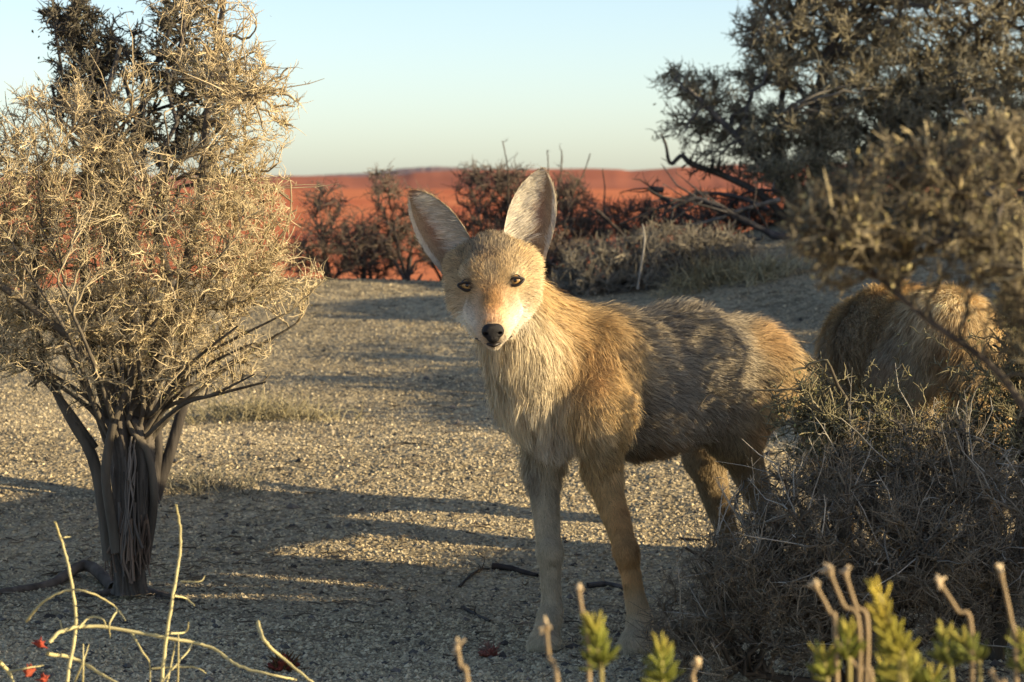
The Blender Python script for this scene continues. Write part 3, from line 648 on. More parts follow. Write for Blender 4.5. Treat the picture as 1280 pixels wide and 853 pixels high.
def paint1(V, A):
    def s(px, py, d, r, c0, c1, mix=.8, guard=None):
        k = (1 - sstep(np.linalg.norm((V - P(px, py, d)) / np.asarray(r), axis=1), .4, 1.2)) * mix; q = k[:, None]
        A['c0'][:] = A['c0'] * (1 - q) + np.asarray(c0) * q; A['c1'][:] = A['c1'] * (1 - q) + np.asarray(c1) * q
        if guard is not None: A['guard'][:] = A['guard'] * (1 - k) + guard * k
    s(745, 420, 5.08, (.07, .12, .06), GOLD, GOLD * .5 + RUF * .5, .6, .1)
    s(735, 465, 5.0, (.055, .1, .05), RUF * 1.1, RUF * 1.1, .55, .05)
    s(838, 425, 5.25, (.028, .08, .07), DARK * 3, DARK * 3, .5, .55)
    s(775, 455, 5.1, (.02, .08, .07), DARK * 4, DARK * 4, .4, .45)
    s(820, 500, 5.2, (.06, .1, .04), GREY * .8, GREY * .7, .5, .3)
    s(960, 420, 5.42, (.05, .1, .055), GOLD, RUF, .7, .15)
    s(845, 470, 5.24, (.03, .07, .02), RUF * 1.1, PALE * .8, .6, .1)
    s(825, 560, 5.22, (.09, .1, .03), RUF * .75, RUF * .7, .7, .0)
    s(950, 540, 5.38, (.04, .1, .03), RUF * .9, RUF * .9, .7, .1)
    s(775, 490, 4.99, (.03, .08, .07), GOLD * 1.15, GOLD * 1.25, .75, .0); s(785, 670, 5.02, (.035, .08, .11), RUF * 1.1, RUF * 1.2, .8, .0); s(690, 545, 5.06, (.06, .09, .05), (.55, .50, .42), (.62, .57, .48), .7, .0); s(665, 600, 5.1, (.02, .06, .06), GREY * .8, GREY * .8, .6, .1)
    s(745, 545, 5.0, (.03, .08, .05), CREAM * .85, CREAM * .8, .6, .0)
    s(712, 465, 5.0, (.04, .1, .05), GOLD * .95, GOLD * .85, .5, .05)
ears1 = [dict(b=(-.062, .020, -.012), t=(-.134, .140, -.03), n=(-.35, .05, 1), w=.040, th=1.2),
         dict(b=(.058, .032, -.012), t=(.096, .166, -.03), n=(.10, .05, 1), w=.041, th=1.1)]
coyote(('tawny coyote with large upright ears standing and looking straight at the camera', 'coyotes on the gravel'), head1, prims1, ears1, np.random.default_rng(11), paint1, base=gp(745, 5.03))

# ------------------------------------------------------------ the second coyote, rump towards us behind the thorn bush
bx = P(1183, 450, 5.7); g2 = float(zg(bx[0], bx[1]))
f2 = unit(np.array([-.16, .98, 0])); l2 = np.array([-f2[1], f2[0], 0.]); z2 = np.array([0, 0, 1.])
L2 = lambda f, s, z: np.array([bx[0], bx[1], g2]) + f2 * f + l2 * s + z2 * z
bflow = -f2 + np.array([0, 0, -.5])
b_rump = AT(.034, (-.35, -.5, -.9), GOLD * 1.3, (.82, .68, .42), .30, .04); b_back = AT(.034, bflow, GOLD, GOLD * 1.25, .3, .12); b_leg = AT(.016, (0, 0, -1), GOLD * .9, GOLD, .18); b_tail = AT(.055, (-.1, -.1, -1), BUFF, GOLD * .9, .4, .2)  # rump coat lightened to stand in for sunlight on it
prims2 = [ell(L2(0, 0, .53), (.10, .10, .105), b_rump, .05), cone(L2(.08, 0, .52), L2(.36, 0, .50), .10, .115, b_back, .05), cone(L2(.36, 0, .50), L2(.52, 0, .48), .115, .10, b_back, .05),
          cone(L2(.55, 0, .50), L2(.72, 0, .42), .085, .065, b_back, .05),
          cone(L2(-.07, 0, .56), L2(-.16, -.01, .45), .032, .04, b_tail, .03), cone(L2(-.16, -.01, .45), L2(-.17, -.02, .26), .04, .022, b_tail, .03)]
for s in (-1, 1):
    prims2 += [cone(L2(0, s * .075, .46), L2(.05, s * .08, .34), .078, .05, b_rump, .04), cone(L2(.05, s * .08, .34), L2(-.06, s * .075, .19), .044, .023, b_leg, .02), cone(L2(-.06, s * .075, .19), L2(-.03, s * .07, .05), .021, .018, b_leg, .015),
               cone(L2(.50, s * .07, .45), L2(.46, s * .075, .28), .055, .032, b_leg, .03), cone(L2(.46, s * .075, .28), L2(.50, s * .07, .05), .028, .019, b_leg, .02)]
    prims2 += paws(L2(-.03, s * .07, .05), f2, b_leg) + paws(L2(.50, s * .07, .05), f2, b_leg)
ho = L2(.80, 0, .36)
head2 = dict(o=ho, R=-l2 * -1.0, F=unit(f2 * .75 + z2 * -.66), U=None); head2['R'] = unit(np.cross(z2, -f2)); head2['U'] = np.cross(head2['R'], -head2['F']) ; head2['U'] = head2['U'] if head2['U'][2] > 0 else -head2['U']
def paint2(V, A):
    q = sstep(((V - L2(0, 0, 0)) @ l2), .02, .13) * (1 - sstep(((V - L2(0, 0, 0)) @ f2), .5, .7)); q = (q * .7)[:, None]  # grey left side: shade painted into the coat
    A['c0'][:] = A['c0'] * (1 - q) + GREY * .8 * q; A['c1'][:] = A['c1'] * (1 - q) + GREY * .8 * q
    k = (1 - sstep(np.linalg.norm(V - P(1188, 440, 5.6), axis=1) / .06, .3, 1.1))[:, None] * .7; A['c0'][:] = A['c0'] * (1 - k) + RUF * .6 * k; A['c1'][:] = A['c1'] * (1 - k) + RUF * .6 * k
ears2 = [dict(b=(-.060, .024, -.012), t=(-.12, .15, -.03), n=(-.3, .05, 1), w=.046, th=1.2), dict(b=(.060, .024, -.012), t=(.12, .15, -.03), n=(.3, .05, 1), w=.046, th=1.2)]
coyote(('golden furred coyote turned away, half hidden behind the thorny shrub at the right', 'coyotes on the gravel'), head2, prims2, ears2, np.random.default_rng(12), paint2, base=L2(0.2, 0, 0), detail=.7, h=.005)
#VEG
# ------------------------------------------------------------ shrubs
STRAW = ((.10, .085, .065), (.26, .21, .13), (.54, .44, .27)); DARKC = ((.06, .052, .045), (.085, .075, .06), (.13, .115, .085)); OLIVE = ((.08, .068, .05), (.13, .115, .075), (.22, .195, .115)); ASH = ((.09, .085, .08), (.14, .135, .125), (.21, .20, .185))
def S_(pts, d, ra, rb, n=14, dd=None):
    dd = dd or [0] * len(pts)
    return (spline([P(x, y, d + q) for (x, y), q in zip(pts, dd)], n), ra, rb)
D1 = 5.78
st = [S_([(150, 712), (152, 650), (148, 590), (150, 545), (140, 500), (128, 440)], D1, .014, .008, 16),
      S_([(172, 716), (176, 650), (174, 590), (165, 540), (175, 480), (200, 420)], D1, .014, .007, 16, [.01, .01, 0, 0, 0, 0]),
      S_([(138, 700), (130, 640), (115, 570), (80, 510), (52, 440), (44, 340), (60, 240)], D1, .016, .003, 22, [0, 0, 0, 0, .05, .05, .1]),
      S_([(146, 690), (138, 640), (132, 590), (142, 530), (165, 470), (190, 380)], D1, .012, .006, 18, [-.04, -.05, -.06, -.06, -.05, -.1]),
      S_([(180, 705), (190, 650), (192, 610), (184, 565), (160, 525), (195, 480), (262, 440), (345, 398)], D1, .011, .0022, 26, [0, 0, -.02, -.03, -.03, 0, -.05, -.1]),
      S_([(168, 560), (215, 490), (262, 455), (315, 430)], D1, .008, .0016, 14, [0, -.05, -.1, -.15]),
      S_([(150, 560), (118, 450), (104, 300), (120, 170), (150, 60)], D1, .013, .005, 20, [0, .05, .1, .15, .2]),
      S_([(168, 560), (208, 420), (246, 270), (262, 120), (285, -30)], D1, .014, .005, 20, [0, .05, .1, .15, .2]),
      S_([(172, 556), (225, 508), (270, 492), (318, 468)], D1, .006, .0014, 14, [0, -.1, -.15, -.2]),
      S_([(160, 560), (130, 470), (60, 400), (-30, 330), (-80, 240)], D1, .011, .005, 18, [0, -.05, -.1, -.1, 0]),
      S_([(120, 560), (60, 480), (10, 450), (-40, 430)], D1, .007, .003, 12, [0, 0, .05, .1])]
for k_ in range(20):
    a1 = (k_ + .5) / 20; x1 = -20 + 400 * a1 + rng.normal(0, 10); y1 = 300 + 130 * abs(a1 - .45) * 2 + rng.normal(0, 30); xb = 140 + 45 * a1; dz_ = rng.normal(0, .12)
    st.append(S_([(xb, 575 + rng.normal(0, 25)), (xb + (x1 - xb) * .18 + rng.normal(0, 6), 510), (xb + (x1 - xb) * .55 + rng.normal(0, 10), 510 - (510 - y1) * .5), (x1, y1)], D1, .0065, .0022, 16, [0, dz_ * .3, dz_ * .7, dz_]))
def Bp(x, y, rx, ry, d, dep, w=1.0):
    return (P(x, y, d), np.array([rx / FPX * d, dep, ry / FPX * d]), rx * ry * 1e-3 * w)
bl = [Bp(170, 300, 190, 130, D1, .28), Bp(60, 210, 130, 110, D1, .25), Bp(300, 260, 75, 95, D1, .2), Bp(318, 130, 62, 80, D1, .18, .9), Bp(255, 55, 75, 85, D1 + .1, .2, .45), Bp(-40, 280, 120, 150, D1, .25), Bp(330, 345, 85, 45, D1, .2),
      Bp(125, 430, 130, 90, D1, .22, .65), Bp(255, 450, 95, 55, D1 - .1, .15, .65), Bp(0, 430, 70, 50, D1, .15, .6), Bp(200, 390, 120, 70, D1, .22), Bp(150, 130, 90, 70, D1, .2, .15), Bp(30, 420, 60, 50, D1, .1, .5)]
sh1 = shrub('thorn_shrub', gp(160, D1), 'large straw coloured thorn shrub with a split grey trunk, left of the coyote', None, bl, 21, (70, 520, 3000), st, rad=(.02, .0052, .0026, .0014), ctr=STRAW, spur=(9, .026, .0009), wig=.16, leaf=(6000, .008, .0013, (.30, .27, .12), .012), K=(8, 7, 6), shoots=(320, .12, .0015, (.54, .44, .28)))
# peeling bark strips and cavity lips on the split trunk
tb = Acc(); rg = np.random.default_rng(5)
for k in range(70):
    a = rg.uniform(0, 1); x0 = 136 + 54 * a; low = rg.uniform(0, 1) < .5; top = rg.uniform(640, 665) if low else rg.uniform(535, 640); bot = rg.uniform(690, 735) if low else top + rg.uniform(40, 110); m = rg.normal(0, 3, 3); dd = -.052 + .16 * abs(a - .5) ** 1.6
    pts = spline([P(x0 + m[0] + 5 * math.sin(k * 2.), bot, D1 + dd - .012), P(x0 + m[1] + 3 * math.sin(k), (top + bot) / 2, D1 + dd - .004), P(x0 + m[2] * .5, top, D1 + dd + .006)], 12)[None]
    rr = np.linspace(.0020, .0026, 12)[None] * rg.uniform(.5, 1.5); tb.tube(pts, rr, np.array([.17, .12, .085] if low else [.14, .12, .10]) * rg.uniform(.5, 1.4), 5)
trunk_child = [c for c in bpy.data.objects if c.parent == sh1 and c.name.startswith('trunk')][0]
gv = Acc(); nr, ns = 90, 72; cc_ = spline([P(160, 742, D1), P(161, 700, D1), P(164, 640, D1), P(166, 585, D1), P(162, 545, D1), P(160, 518, D1)], nr)
th_ = np.arange(ns) / ns * 2 * np.pi; v_ = np.linspace(0, 1, nr)[:, None]; T_ = th_[None] + .9 * v_ + .25 * np.sin(5 * v_)
rad_ = (.026 + .010 * np.exp(-v_ * 14) + .017 * v_) * (1 + .16 * np.sin(3 * T_ + 1) + .11 * np.sin(7 * T_ + 2 + 3 * v_) + .06 * np.sin(17 * T_ + 6 * v_) + .03 * np.sin(31 * T_ - 4 * v_))
front = np.angle(np.exp(1j * (th_ - 1.5 * np.pi - .12)))[None]; cav = np.exp(-(front / .28) ** 2) * np.exp(-((v_ - .60) / .30) ** 4); rad_ = rad_ * (1 - .62 * cav); rad_ = np.where(v_ > .93, rad_ * (1 - (v_ - .93) / .07 * .9), rad_)
rad_ = rad_ * (1 + .02 * np.random.default_rng(2).normal(0, 1, rad_.shape))
VV_ = np.stack([cc_[:, 0:1] + rad_ * np.cos(th_)[None], cc_[:, 1:2] + rad_ * np.sin(th_)[None] * .9, cc_[:, 2:3] + 0 * rad_], -1).reshape(-1, 3)
i_ = np.arange(nr - 1)[:, None] * ns; j_ = np.arange(ns)[None]; FF_ = np.stack([i_ + j_, i_ + (j_ + 1) % ns, i_ + ns + (j_ + 1) % ns, i_ + ns + j_], -1).reshape(-1, 4)
ridge_ = (.85 + .3 * np.sin(7 * T_ + 2 + 3 * v_) * .5 + .25 * np.sin(23 * T_ + 3)).reshape(-1, 1); gv.add(VV_, FF_, np.array([.115, .098, .080])[None] * ridge_)
tc_ = new_obj('split_bole', gv.mesh('split_bole', M_BARK), trunk_child); tc_.location = (0, 0, 0)
o = new_obj('peeling_bark', tb.mesh('peeling_bark', M_BARK), trunk_child); o.location = (0, 0, 0)
ra = Acc()
for pts, r0, r1 in (([(140, 705), (105, 678), (62, 700), (20, 722), (-40, 745)], .014, .007), ([(180, 715), (205, 728), (230, 735)], .012, .005), ([(150, 715), (120, 725), (95, 728)], .012, .004)):
    pp = []
    for x, y in pts:
        q = P(x, y, D1 - .05); dz = CAMZ - 0; 
        d_ = D1 + (730 - y) * .004; q = gp(x, d_); q[2] += .004 + (.02 if y < 690 else 0); pp.append(q)
    c = spline(pp, 16)[None]; ra.tube(c, np.linspace(r0, r1, 16)[None], np.array([.12, .095, .075]), 8)
new_obj('root', ra.mesh('root', M_BARK), sh1)

D2 = 6.75
shrub('dark_shrub', gp(165, D2), 'taller blackish shrub rising behind the straw coloured thorn shrub, against the sky', None,
      [Bp(112, 85, 50, 85, D2, .12), Bp(85, 25, 40, 40, D2, .1), Bp(75, 120, 35, 30, D2, .1, .5), Bp(215, 75, 80, 50, D2, .15, .7), Bp(225, 5, 60, 40, D2, .15, .6), Bp(270, 110, 60, 60, D2, .15, .6), Bp(190, 170, 60, 40, D2, .12, .6), Bp(255, 190, 35, 60, D2, .12, .4)], 22, (30, 160, 900), nstem=6, rad=(.016, .006, .0036, .0022),
      ctr=DARKC, spur=(9, .026, .0017), wig=.25, leaf=(1800, .010, .003, (.10, .095, .05), .012))
shrub('low_shrub', gp(-12, 8.6), 'dark low shrub at the left edge behind the thorn shrub', None, [Bp(-10, 370, 70, 60, 8.6, .2), Bp(20, 320, 40, 40, 8.6, .2)], 23, (10, 60, 300), rad=(.012, .005, .003, .002), ctr=DARKC, spur=(7, .03, .0018))

# the big shrub up on the rise at the right
D3 = 12.3
tree = shrub('tall_shrub', gp(1008, D3), 'broad dark grey shrub on the rise, its crown filling the upper right', None,
      [Bp(1060, 60, 150, 120, D3, .5), Bp(1200, 80, 140, 140, D3, .6), Bp(1340, 90, 120, 140, D3, .5), Bp(985, 40, 75, 75, D3, .3), Bp(905, 130, 62, 55, D3, .25, .9), Bp(855, 105, 45, 30, D3, .15, .7), Bp(960, 175, 75, 50, D3, .3), Bp(1100, 190, 130, 50, D3, .4), Bp(1060, -60, 160, 80, D3, .5), Bp(1250, -60, 160, 80, D3, .5), Bp(945, 215, 45, 22, D3, .15, .5), Bp(1000, 245, 70, 38, D3, .3, .8), Bp(1110, 245, 110, 55, D3 - .2, .4), Bp(1230, 230, 110, 70, D3 - .2, .4), Bp(1010, 190, 90, 70, D3 - .35, .15, .9), Bp(1150, 150, 150, 90, D3 - .3, .2), Bp(880, 165, 70, 45, D3, .2, .6)], 24, (60, 520, 7000),
      stems=[S_([(1008, 330), (1014, 270), (1022, 200), (1018, 140), (1040, 60)], D3, .055, .02, 16), S_([(1012, 320), (1000, 260), (950, 200), (900, 150), (860, 110)], D3, .028, .008, 18, [0, -.05, -.1, -.15, -.2]), S_([(1012, 320), (1040, 250), (1110, 170), (1190, 90), (1260, 20)], D3, .035, .012, 18, [0, 0, .1, .1, .2]),
             S_([(1008, 320), (985, 240), (975, 150), (990, 40)], D3, .025, .01, 14, [0, .1, .15, .2]), S_([(1015, 320), (1080, 260), (1180, 220), (1300, 180)], D3, .025, .01, 14, [0, -.1, -.2, -.2])],
      rad=(.03, .011, .006, .0034), ctr=((.13, .12, .11), (.16, .145, .12), (.26, .23, .155)), spur=(8, .045, .0021), wig=.25, leaf=(24000, .018, .0036, (.22, .195, .105), .018), K=(8, 7, 6))
# twisted bare limb hanging at the lower left of that shrub
c = spline([P(1000, 300, D3 - .2), P(960, 250, D3 - .3), P(910, 222, D3 - .3), P(866, 206, D3 - .3), P(852, 195, D3 - .3), P(838, 205, D3 - .3), P(832, 180, D3 - .3), P(826, 168, D3 - .3)], 30)[None]
a_ = Acc(); a_.tube(c, np.linspace(.018, .004, 30)[None], np.array([.07, .06, .05]), 6)
gq = Grow(c[0, 0], np.random.default_rng(3)); gq.stems(c, np.linspace(.018, .004, 30)[None]); C, Rr = gq.to(in_blobs([Bp(880, 205, 50, 22, D3 - .3, .1)], 26, gq.r), 7, .005, .002, .4); a_.tube(C, Rr, np.array([.08, .07, .055]), 4); spurs(a_, C, gq.r, 6, .04, .003, (.09, .08, .06))
new_obj('bare_limb', a_.mesh('bare_limb', M_TWIG), tree)

# wiry shrubs along the crest
WIRY = ((.09, .07, .06), (.12, .09, .075), (.17, .13, .10))
crest = [(415, 11.9, [(420, 300, 62, 45), (405, 250, 30, 24), (375, 320, 30, 28)], 'dark wiry shrub on the crest, nearest to the straw coloured shrub', 31, 300),
         (508, 11.9, [(505, 295, 55, 50), (482, 235, 26, 26), (525, 255, 30, 26)], 'dark wiry shrub with a forked top, just left of the coyote\'s darker ear', 32, 320),
         (612, 12.1, [(612, 240, 48, 35), (590, 222, 24, 18), (645, 225, 26, 24), (620, 290, 60, 40)], 'dark wiry shrub on the crest between the coyote\'s two ears', 33, 420),
         (722, 12.0, [(722, 285, 52, 42), (712, 240, 26, 24)], 'reddish brown wiry shrub right behind the sunlit ear', 34, 320),
         (790, 12.2, [(785, 285, 75, 30), (800, 262, 50, 18), (850, 290, 60, 30)], 'low tangled wiry shrub left of the fallen branches', 35, 420),
         (460, 12.4, [(458, 315, 48, 36)], 'small wiry shrub between two taller ones on the crest', 36, 220),
         (560, 12.3, [(556, 300, 45, 42)], 'small wiry shrub behind the coyote\'s darker ear', 37, 220),
         (900, 12.5, [(900, 265, 70, 30), (950, 270, 50, 30)], 'wiry shrub behind the arching fallen branch', 38, 380)]
for px, d, bb, lab, sd_i, n in crest:
    base = gp(px, d); o = shrub('wiry_shrub', base, lab, 'wiry shrubs along the crest', [Bp(x, y, a, b, d, .16) for x, y, a, b in bb], sd_i, (14, 60, n), nstem=6, rad=(.009, .005, .0030, .0018), ctr=WIRY, spur=(5, .05, .0017), wig=.3, leaf=(n * 2, .010, .003, (.14, .13, .09), .012))

# fallen branches in a heap, a few tall stalks, dry grass
def branch(name, pts, d, ra_, rb_, colr, lab, group, tw=10, seed=0, cat='dead branch', n=24, ds=None):
    a = Acc(); rg = np.random.default_rng(seed); c = spline([P(x, y, d + (ds[i] if ds else 0)) for i, (x, y) in enumerate(pts)], n)[None]
    c = c + rg.normal(0, ra_ * .12, c.shape); a.tube(c, (np.linspace(ra_, rb_, n) * (1 + .12 * np.sin(np.arange(n) * 1.3)))[None], np.array(colr), 8)
    if tw: 
        i = rg.integers(3, n - 1, tw); p = c[0, i]; d_ = unit(c[0, np.minimum(i + 1, n - 1)] - c[0, i] + rg.normal(0, .8, (tw, 3)) * np.linalg.norm(c[0, 1] - c[0, 0]))
        L = ra_ * rg.uniform(5, 14, (tw, 1)); m = p + d_ * L * .5 + rg.normal(0, 1, p.shape) * L * .08; e = m + unit(d_ + rg.normal(0, .4, p.shape)) * L * .5
        T = np.stack([p, m, e], 1); a.tube(T, np.stack([np.full(tw, rb_ * .8), np.full(tw, rb_ * .6), np.full(tw, rb_ * .25)], 1), np.array(colr) * .9, 4); spurs(a, T, rg, 3, ra_ * 3, rb_ * .3, colr)
    o = new_obj(name, a.mesh(name, M_BARK)); tag(o, lab, cat, group); return recentre(o)
heap = [([(1015, 297), (985, 300), (945, 283), (905, 262), (870, 248), (838, 262)], .020, .006, (.07, .065, .065), 'thickest fallen branch, arching over the heap to the left'),
        ([(960, 262), (915, 245), (870, 243), (820, 262), (775, 280)], .011, .004, (.05, .045, .045), 'thin black branch lying along the top of the heap'),
        ([(830, 238), (812, 236), (835, 252), (860, 270), (900, 300)], .012, .005, (.06, .05, .045), 'hooked branch end sticking up from the left of the heap'),
        ([(975, 250), (930, 262), (890, 276), (835, 288), (780, 300)], .010, .004, (.10, .095, .09), 'greyish branch running straight across the heap'),
        ([(1000, 312), (955, 318), (900, 300), (850, 305), (800, 318)], .011, .005, (.08, .075, .07), 'lowest fallen branch, resting on the gravel'),
        ([(975, 240), (945, 238), (920, 250), (905, 275)], .008, .004, (.05, .04, .035), 'short curved branch at the right end of the heap'),
        ([(745, 262), (775, 290), (800, 315), (820, 335)], .008, .004, (.05, .04, .035), 'branch slanting down to the right at the left end of the heap'),
        ([(985, 322), (960, 305), (930, 296), (905, 310), (880, 330)], .009, .004, (.09, .085, .08), 'forked grey branch below the thick arching one')]
for i, (pts, a, b, c_, lab) in enumerate(heap): branch('fallen_branch', pts, 11.6 + .12 * (i % 3), a, b, c_, lab, 'branches in the heap', 14, 60 + i)
shrub('dead_shrub', gp(830, 11.35), 'dense grey dead shrub under the heap of branches, behind the coyote\'s back', None,
      [Bp(750, 335, 60, 35, 11.35, .3), Bp(830, 320, 70, 40, 11.35, .3), Bp(900, 315, 50, 30, 11.35, .3), Bp(720, 365, 40, 18, 11.2, .2), Bp(800, 355, 80, 18, 11.2, .2)], 41, (24, 160, 1100), nstem=6, rad=(.010, .005, .0035, .0024), ctr=((.13, .11, .085), (.17, .15, .115), (.24, .21, .16)), spur=(6, .05, .0019), wig=.35)
shrub('matted_shrub', gp(660, 11.6), 'flat dark shrub on the ground behind the coyote\'s sunlit ear', None, [Bp(700, 330, 40, 40, 11.6, .2), Bp(660, 310, 30, 40, 11.6, .2)], 42, (12, 70, 420), rad=(.010, .005, .0035, .0022), ctr=WIRY, spur=(6, .04, .0024), wig=.35)
branch('dry_stalk', [(797, 362), (801, 335), (806, 300), (803, 280)], 10.9, .0042, .0025, (.34, .31, .26), 'single pale thin stalk standing in front of the dead shrub', None, 0, 70, 'stalk')
for i, (x, y0, y1, xe) in enumerate([(683, 240, 188, 684), (697, 240, 188, 702), (716, 245, 192, 738), (755, 260, 212, 753), (635, 230, 176, 628), (705, 238, 215, 690)]):
    branch('tall_twig', [(x, y0 + 60), (x, y0), ((x + xe) / 2 + 2, (y0 + y1) / 2), (xe, y1)], 12.0, .0045, .002, (.10, .08, .06), ['tall bare twig just above the sunlit ear', 'tall bare twig second right of the sunlit ear', 'slanting bare twig right of the sunlit ear', 'short upright twig standing alone right of the coyote\'s ears', 'bare twig above the shrub between the ears', 'small bare twig leaning left against the sunlit ear'][i], 'bare twigs above the crest', 3, 80 + i, 'twig')
def tuft(px, d, n, hgt, spread, colr, lab, seed, lean=0, cat='grass', grp=None):
    rg = np.random.default_rng(seed); b = gp(px, d); rq = spread * 1.9 * rg.uniform(0, 1, n) ** .9; aq = rg.uniform(0, 6.283, n); rq = rq * (1 + .35 * np.sin(3 * aq + seed)); p0 = b + np.stack([rq * np.cos(aq), rq * .6 * np.sin(aq), np.zeros(n)], 1); p0[:, 2] = zg(p0[:, 0], p0[:, 1]) - .003
    dr = unit(np.stack([rg.normal(lean, .6, n), rg.normal(0, .5, n), rg.uniform(.4, 1.2, n)], 1)); L = hgt * rg.uniform(.4, 1.2, (n, 1))
    m = p0 + dr * L * .5; e = m + unit(dr + np.stack([rg.normal(0, .5, n), rg.normal(0, .4, n), rg.uniform(-.9, .2, n)], 1)) * L * .5
    a = Acc(); a.tube(np.stack([p0, m, e], 1), np.array([[.0016, .0013, .0005]]) * (d / 8) * np.ones((n, 1)), np.asarray(colr)[None] * rg.uniform(.6, 1.3, (n, 1)), 3)
    o = new_obj('grass_tuft', a.mesh('grass_tuft', M_LEAF)); tag(o, lab, cat, grp); return recentre(o)
TG = 'dry grass tufts on the gravel'
tuft(950, 11.0, 420, .10, .10, (.60, .52, .32), 'brightest straw coloured grass tuft, at the right foot of the branch heap', 1, grp=TG)
tuft(890, 11.0, 420, .12, .12, (.42, .35, .20), 'brownish grass tuft under the middle of the branch heap', 2, grp=TG)
tuft(325, 8.2, 500, .09, .14, (.46, .40, .24), 'low yellowish grass tuft at the right foot of the thorn shrub', 3, grp=TG)
tuft(250, 6.9, 260, .06, .10, (.34, .31, .22), 'thin faded grass tuft on the gravel right of the split trunk', 4, grp=TG)

# ------------------------------------------------------------ shrubs in front, at the right
shrub('tangled_shrub', gp(1075, 4.62), 'bare ash grey tangled shrub covering the coyote\'s hind feet', None,
      [Bp(1080, 720, 210, 120, 4.55, .16), Bp(950, 740, 130, 95, 4.6, .12, .8), Bp(1220, 680, 140, 120, 4.6, .2), Bp(1030, 620, 90, 70, 4.65, .12, .7), Bp(1150, 590, 130, 80, 4.7, .12, .8), Bp(870, 800, 80, 60, 4.6, .1, .9), Bp(960, 640, 55, 60, 4.7, .08, .5)], 51, (44, 360, 2700), nstem=8, rad=(.011, .0042, .0022, .0013), ctr=((.08, .065, .048), (.12, .10, .072), (.20, .168, .12)), shoots=(260, .12, .0012, (.36, .33, .27)), spur=(5, .036, .0007), wig=.5, K=(9, 8, 7))
shrub('thorny_shrub', gp(1240, 4.95), 'thorny olive shrub with pale tips in front of the second coyote', None,
      [Bp(1100, 545, 110, 55, 4.85, .14), Bp(1240, 570, 90, 60, 4.9, .16), Bp(1285, 430, 50, 100, 4.9, .14, 1.4), Bp(1020, 500, 50, 55, 4.85, .1, .9), Bp(1250, 500, 50, 60, 4.85, .1, .7), Bp(1100, 500, 50, 40, 4.85, .1, .2), Bp(1050, 560, 90, 60, 4.85, .12, .8), Bp(1330, 420, 80, 130, 4.95, .2), Bp(1400, 330, 90, 120, 5.0, .22, 1.3), Bp(1170, 450, 90, 60, 4.85, .1, .10), Bp(975, 520, 35, 30, 4.9, .06, .3)], 52, (36, 260, 1700), nstem=7, rad=(.012, .0048, .0026, .0016), ctr=OLIVE, shoots=(120, .06, .0014, (.44, .38, .24)), spur=(8, .020, .0013), wig=.3, leaf=(3000, .008, .0022, (.30, .29, .12), .01))
branch('thorn_twig', [(1010, 486), (965, 488), (925, 487), (890, 490), (872, 512)], 4.8, .0022, .001, (.10, .085, .06), 'long thorny twig crossing the coyote\'s flank', None, 8, 90, 'twig')
D5 = 2.55
shrub('blurred_shrub', P(1420, 1260, D5) * np.array([1, 1, 0]) + np.array([0, 0, float(zg(.56, D5))]), 'shrub with sunlit tips painted pale, nearest the camera on the right, out of focus', None,
      [Bp(1035, 270, 60, 60, D5, .05, .9), Bp(1120, 255, 70, 95, D5, .06), Bp(1190, 215, 60, 75, D5, .05, .8), Bp(1060, 295, 95, 42, D5, .07, 1.0), Bp(1215, 295, 90, 55, D5, .08, 1.1), Bp(1250, 200, 80, 80, D5 + .3, .08), Bp(1110, 310, 90, 40, D5, .07), Bp(1240, 310, 60, 60, D5, .08), Bp(1260, 180, 60, 55, D5, .07, .9), Bp(1268, 405, 42, 80, D5, .06, .9), Bp(1200, 350, 70, 25, D5, .05, .4), Bp(1040, 330, 50, 35, D5, .05, .5), Bp(1350, 380, 90, 180, D5, .1, .7)], 53, (30, 200, 900),
      stems=[S_([(1420, 1230), (1380, 900), (1340, 640), (1260, 480), (1160, 400), (1080, 330)], D5, .006, .002, 24), S_([(1420, 1230), (1370, 800), (1330, 500), (1250, 330), (1190, 220)], D5, .008, .003, 24), S_([(1420, 1230), (1400, 800), (1390, 450), (1300, 250), (1240, 160)], D5, .008, .003, 24)],
      rad=(.006, .0024, .0015, .0010), ctr=((.07, .06, .05), (.11, .095, .07), (.20, .17, .11)), spur=(9, .012, .0009), wig=.3, leaf=(900, .008, .0016, (.58, .50, .24), .004), shoots=(130, .030, .0013, (.60, .50, .28)))  # dark twigs and pale tips: shade and sunlight put into the colours

# off to the right, outside the frame: the shrubs whose shade falls across the gravel
SG = 'shrubs standing to the right of the view'
sb = np.array([0, 0, 0.]); 
def W(x, y, z, rx, ry, rz, w=1): return (np.array([x, y, z]), np.array([rx, ry, rz]), w)
shade = shrub('shade_shrub', (2.25, 4.0, float(zg(2.25, 4.0))), 'dense grey shrub standing on the gravel to the right of the view', SG, [W(2.25, 4.0, .45, .42, .42, .40), W(2.25, 4.0, .78, .3, .3, .16, .3)], 61, (30, 160, 1200), nstem=8, rad=(.02, .008, .006, .004), ctr=ASH, spur=(8, .05, .004), leaf=(9000, .03, .012, (.12, .11, .07), .03))
shade2 = shrub('airy_shrub', (2.6, 7.25, float(zg(2.6, 7.25))), 'airy twiggy shrub standing on the gravel to the right of the view', 'airy shrubs to the right of the view', [W(2.6, 7.25, .5, .48, .42, .42)], 62, (24, 110, 520), nstem=7, rad=(.018, .008, .006, .004), ctr=ASH, spur=(6, .06, .004), leaf=(2500, .03, .011, (.12, .11, .07), .03))
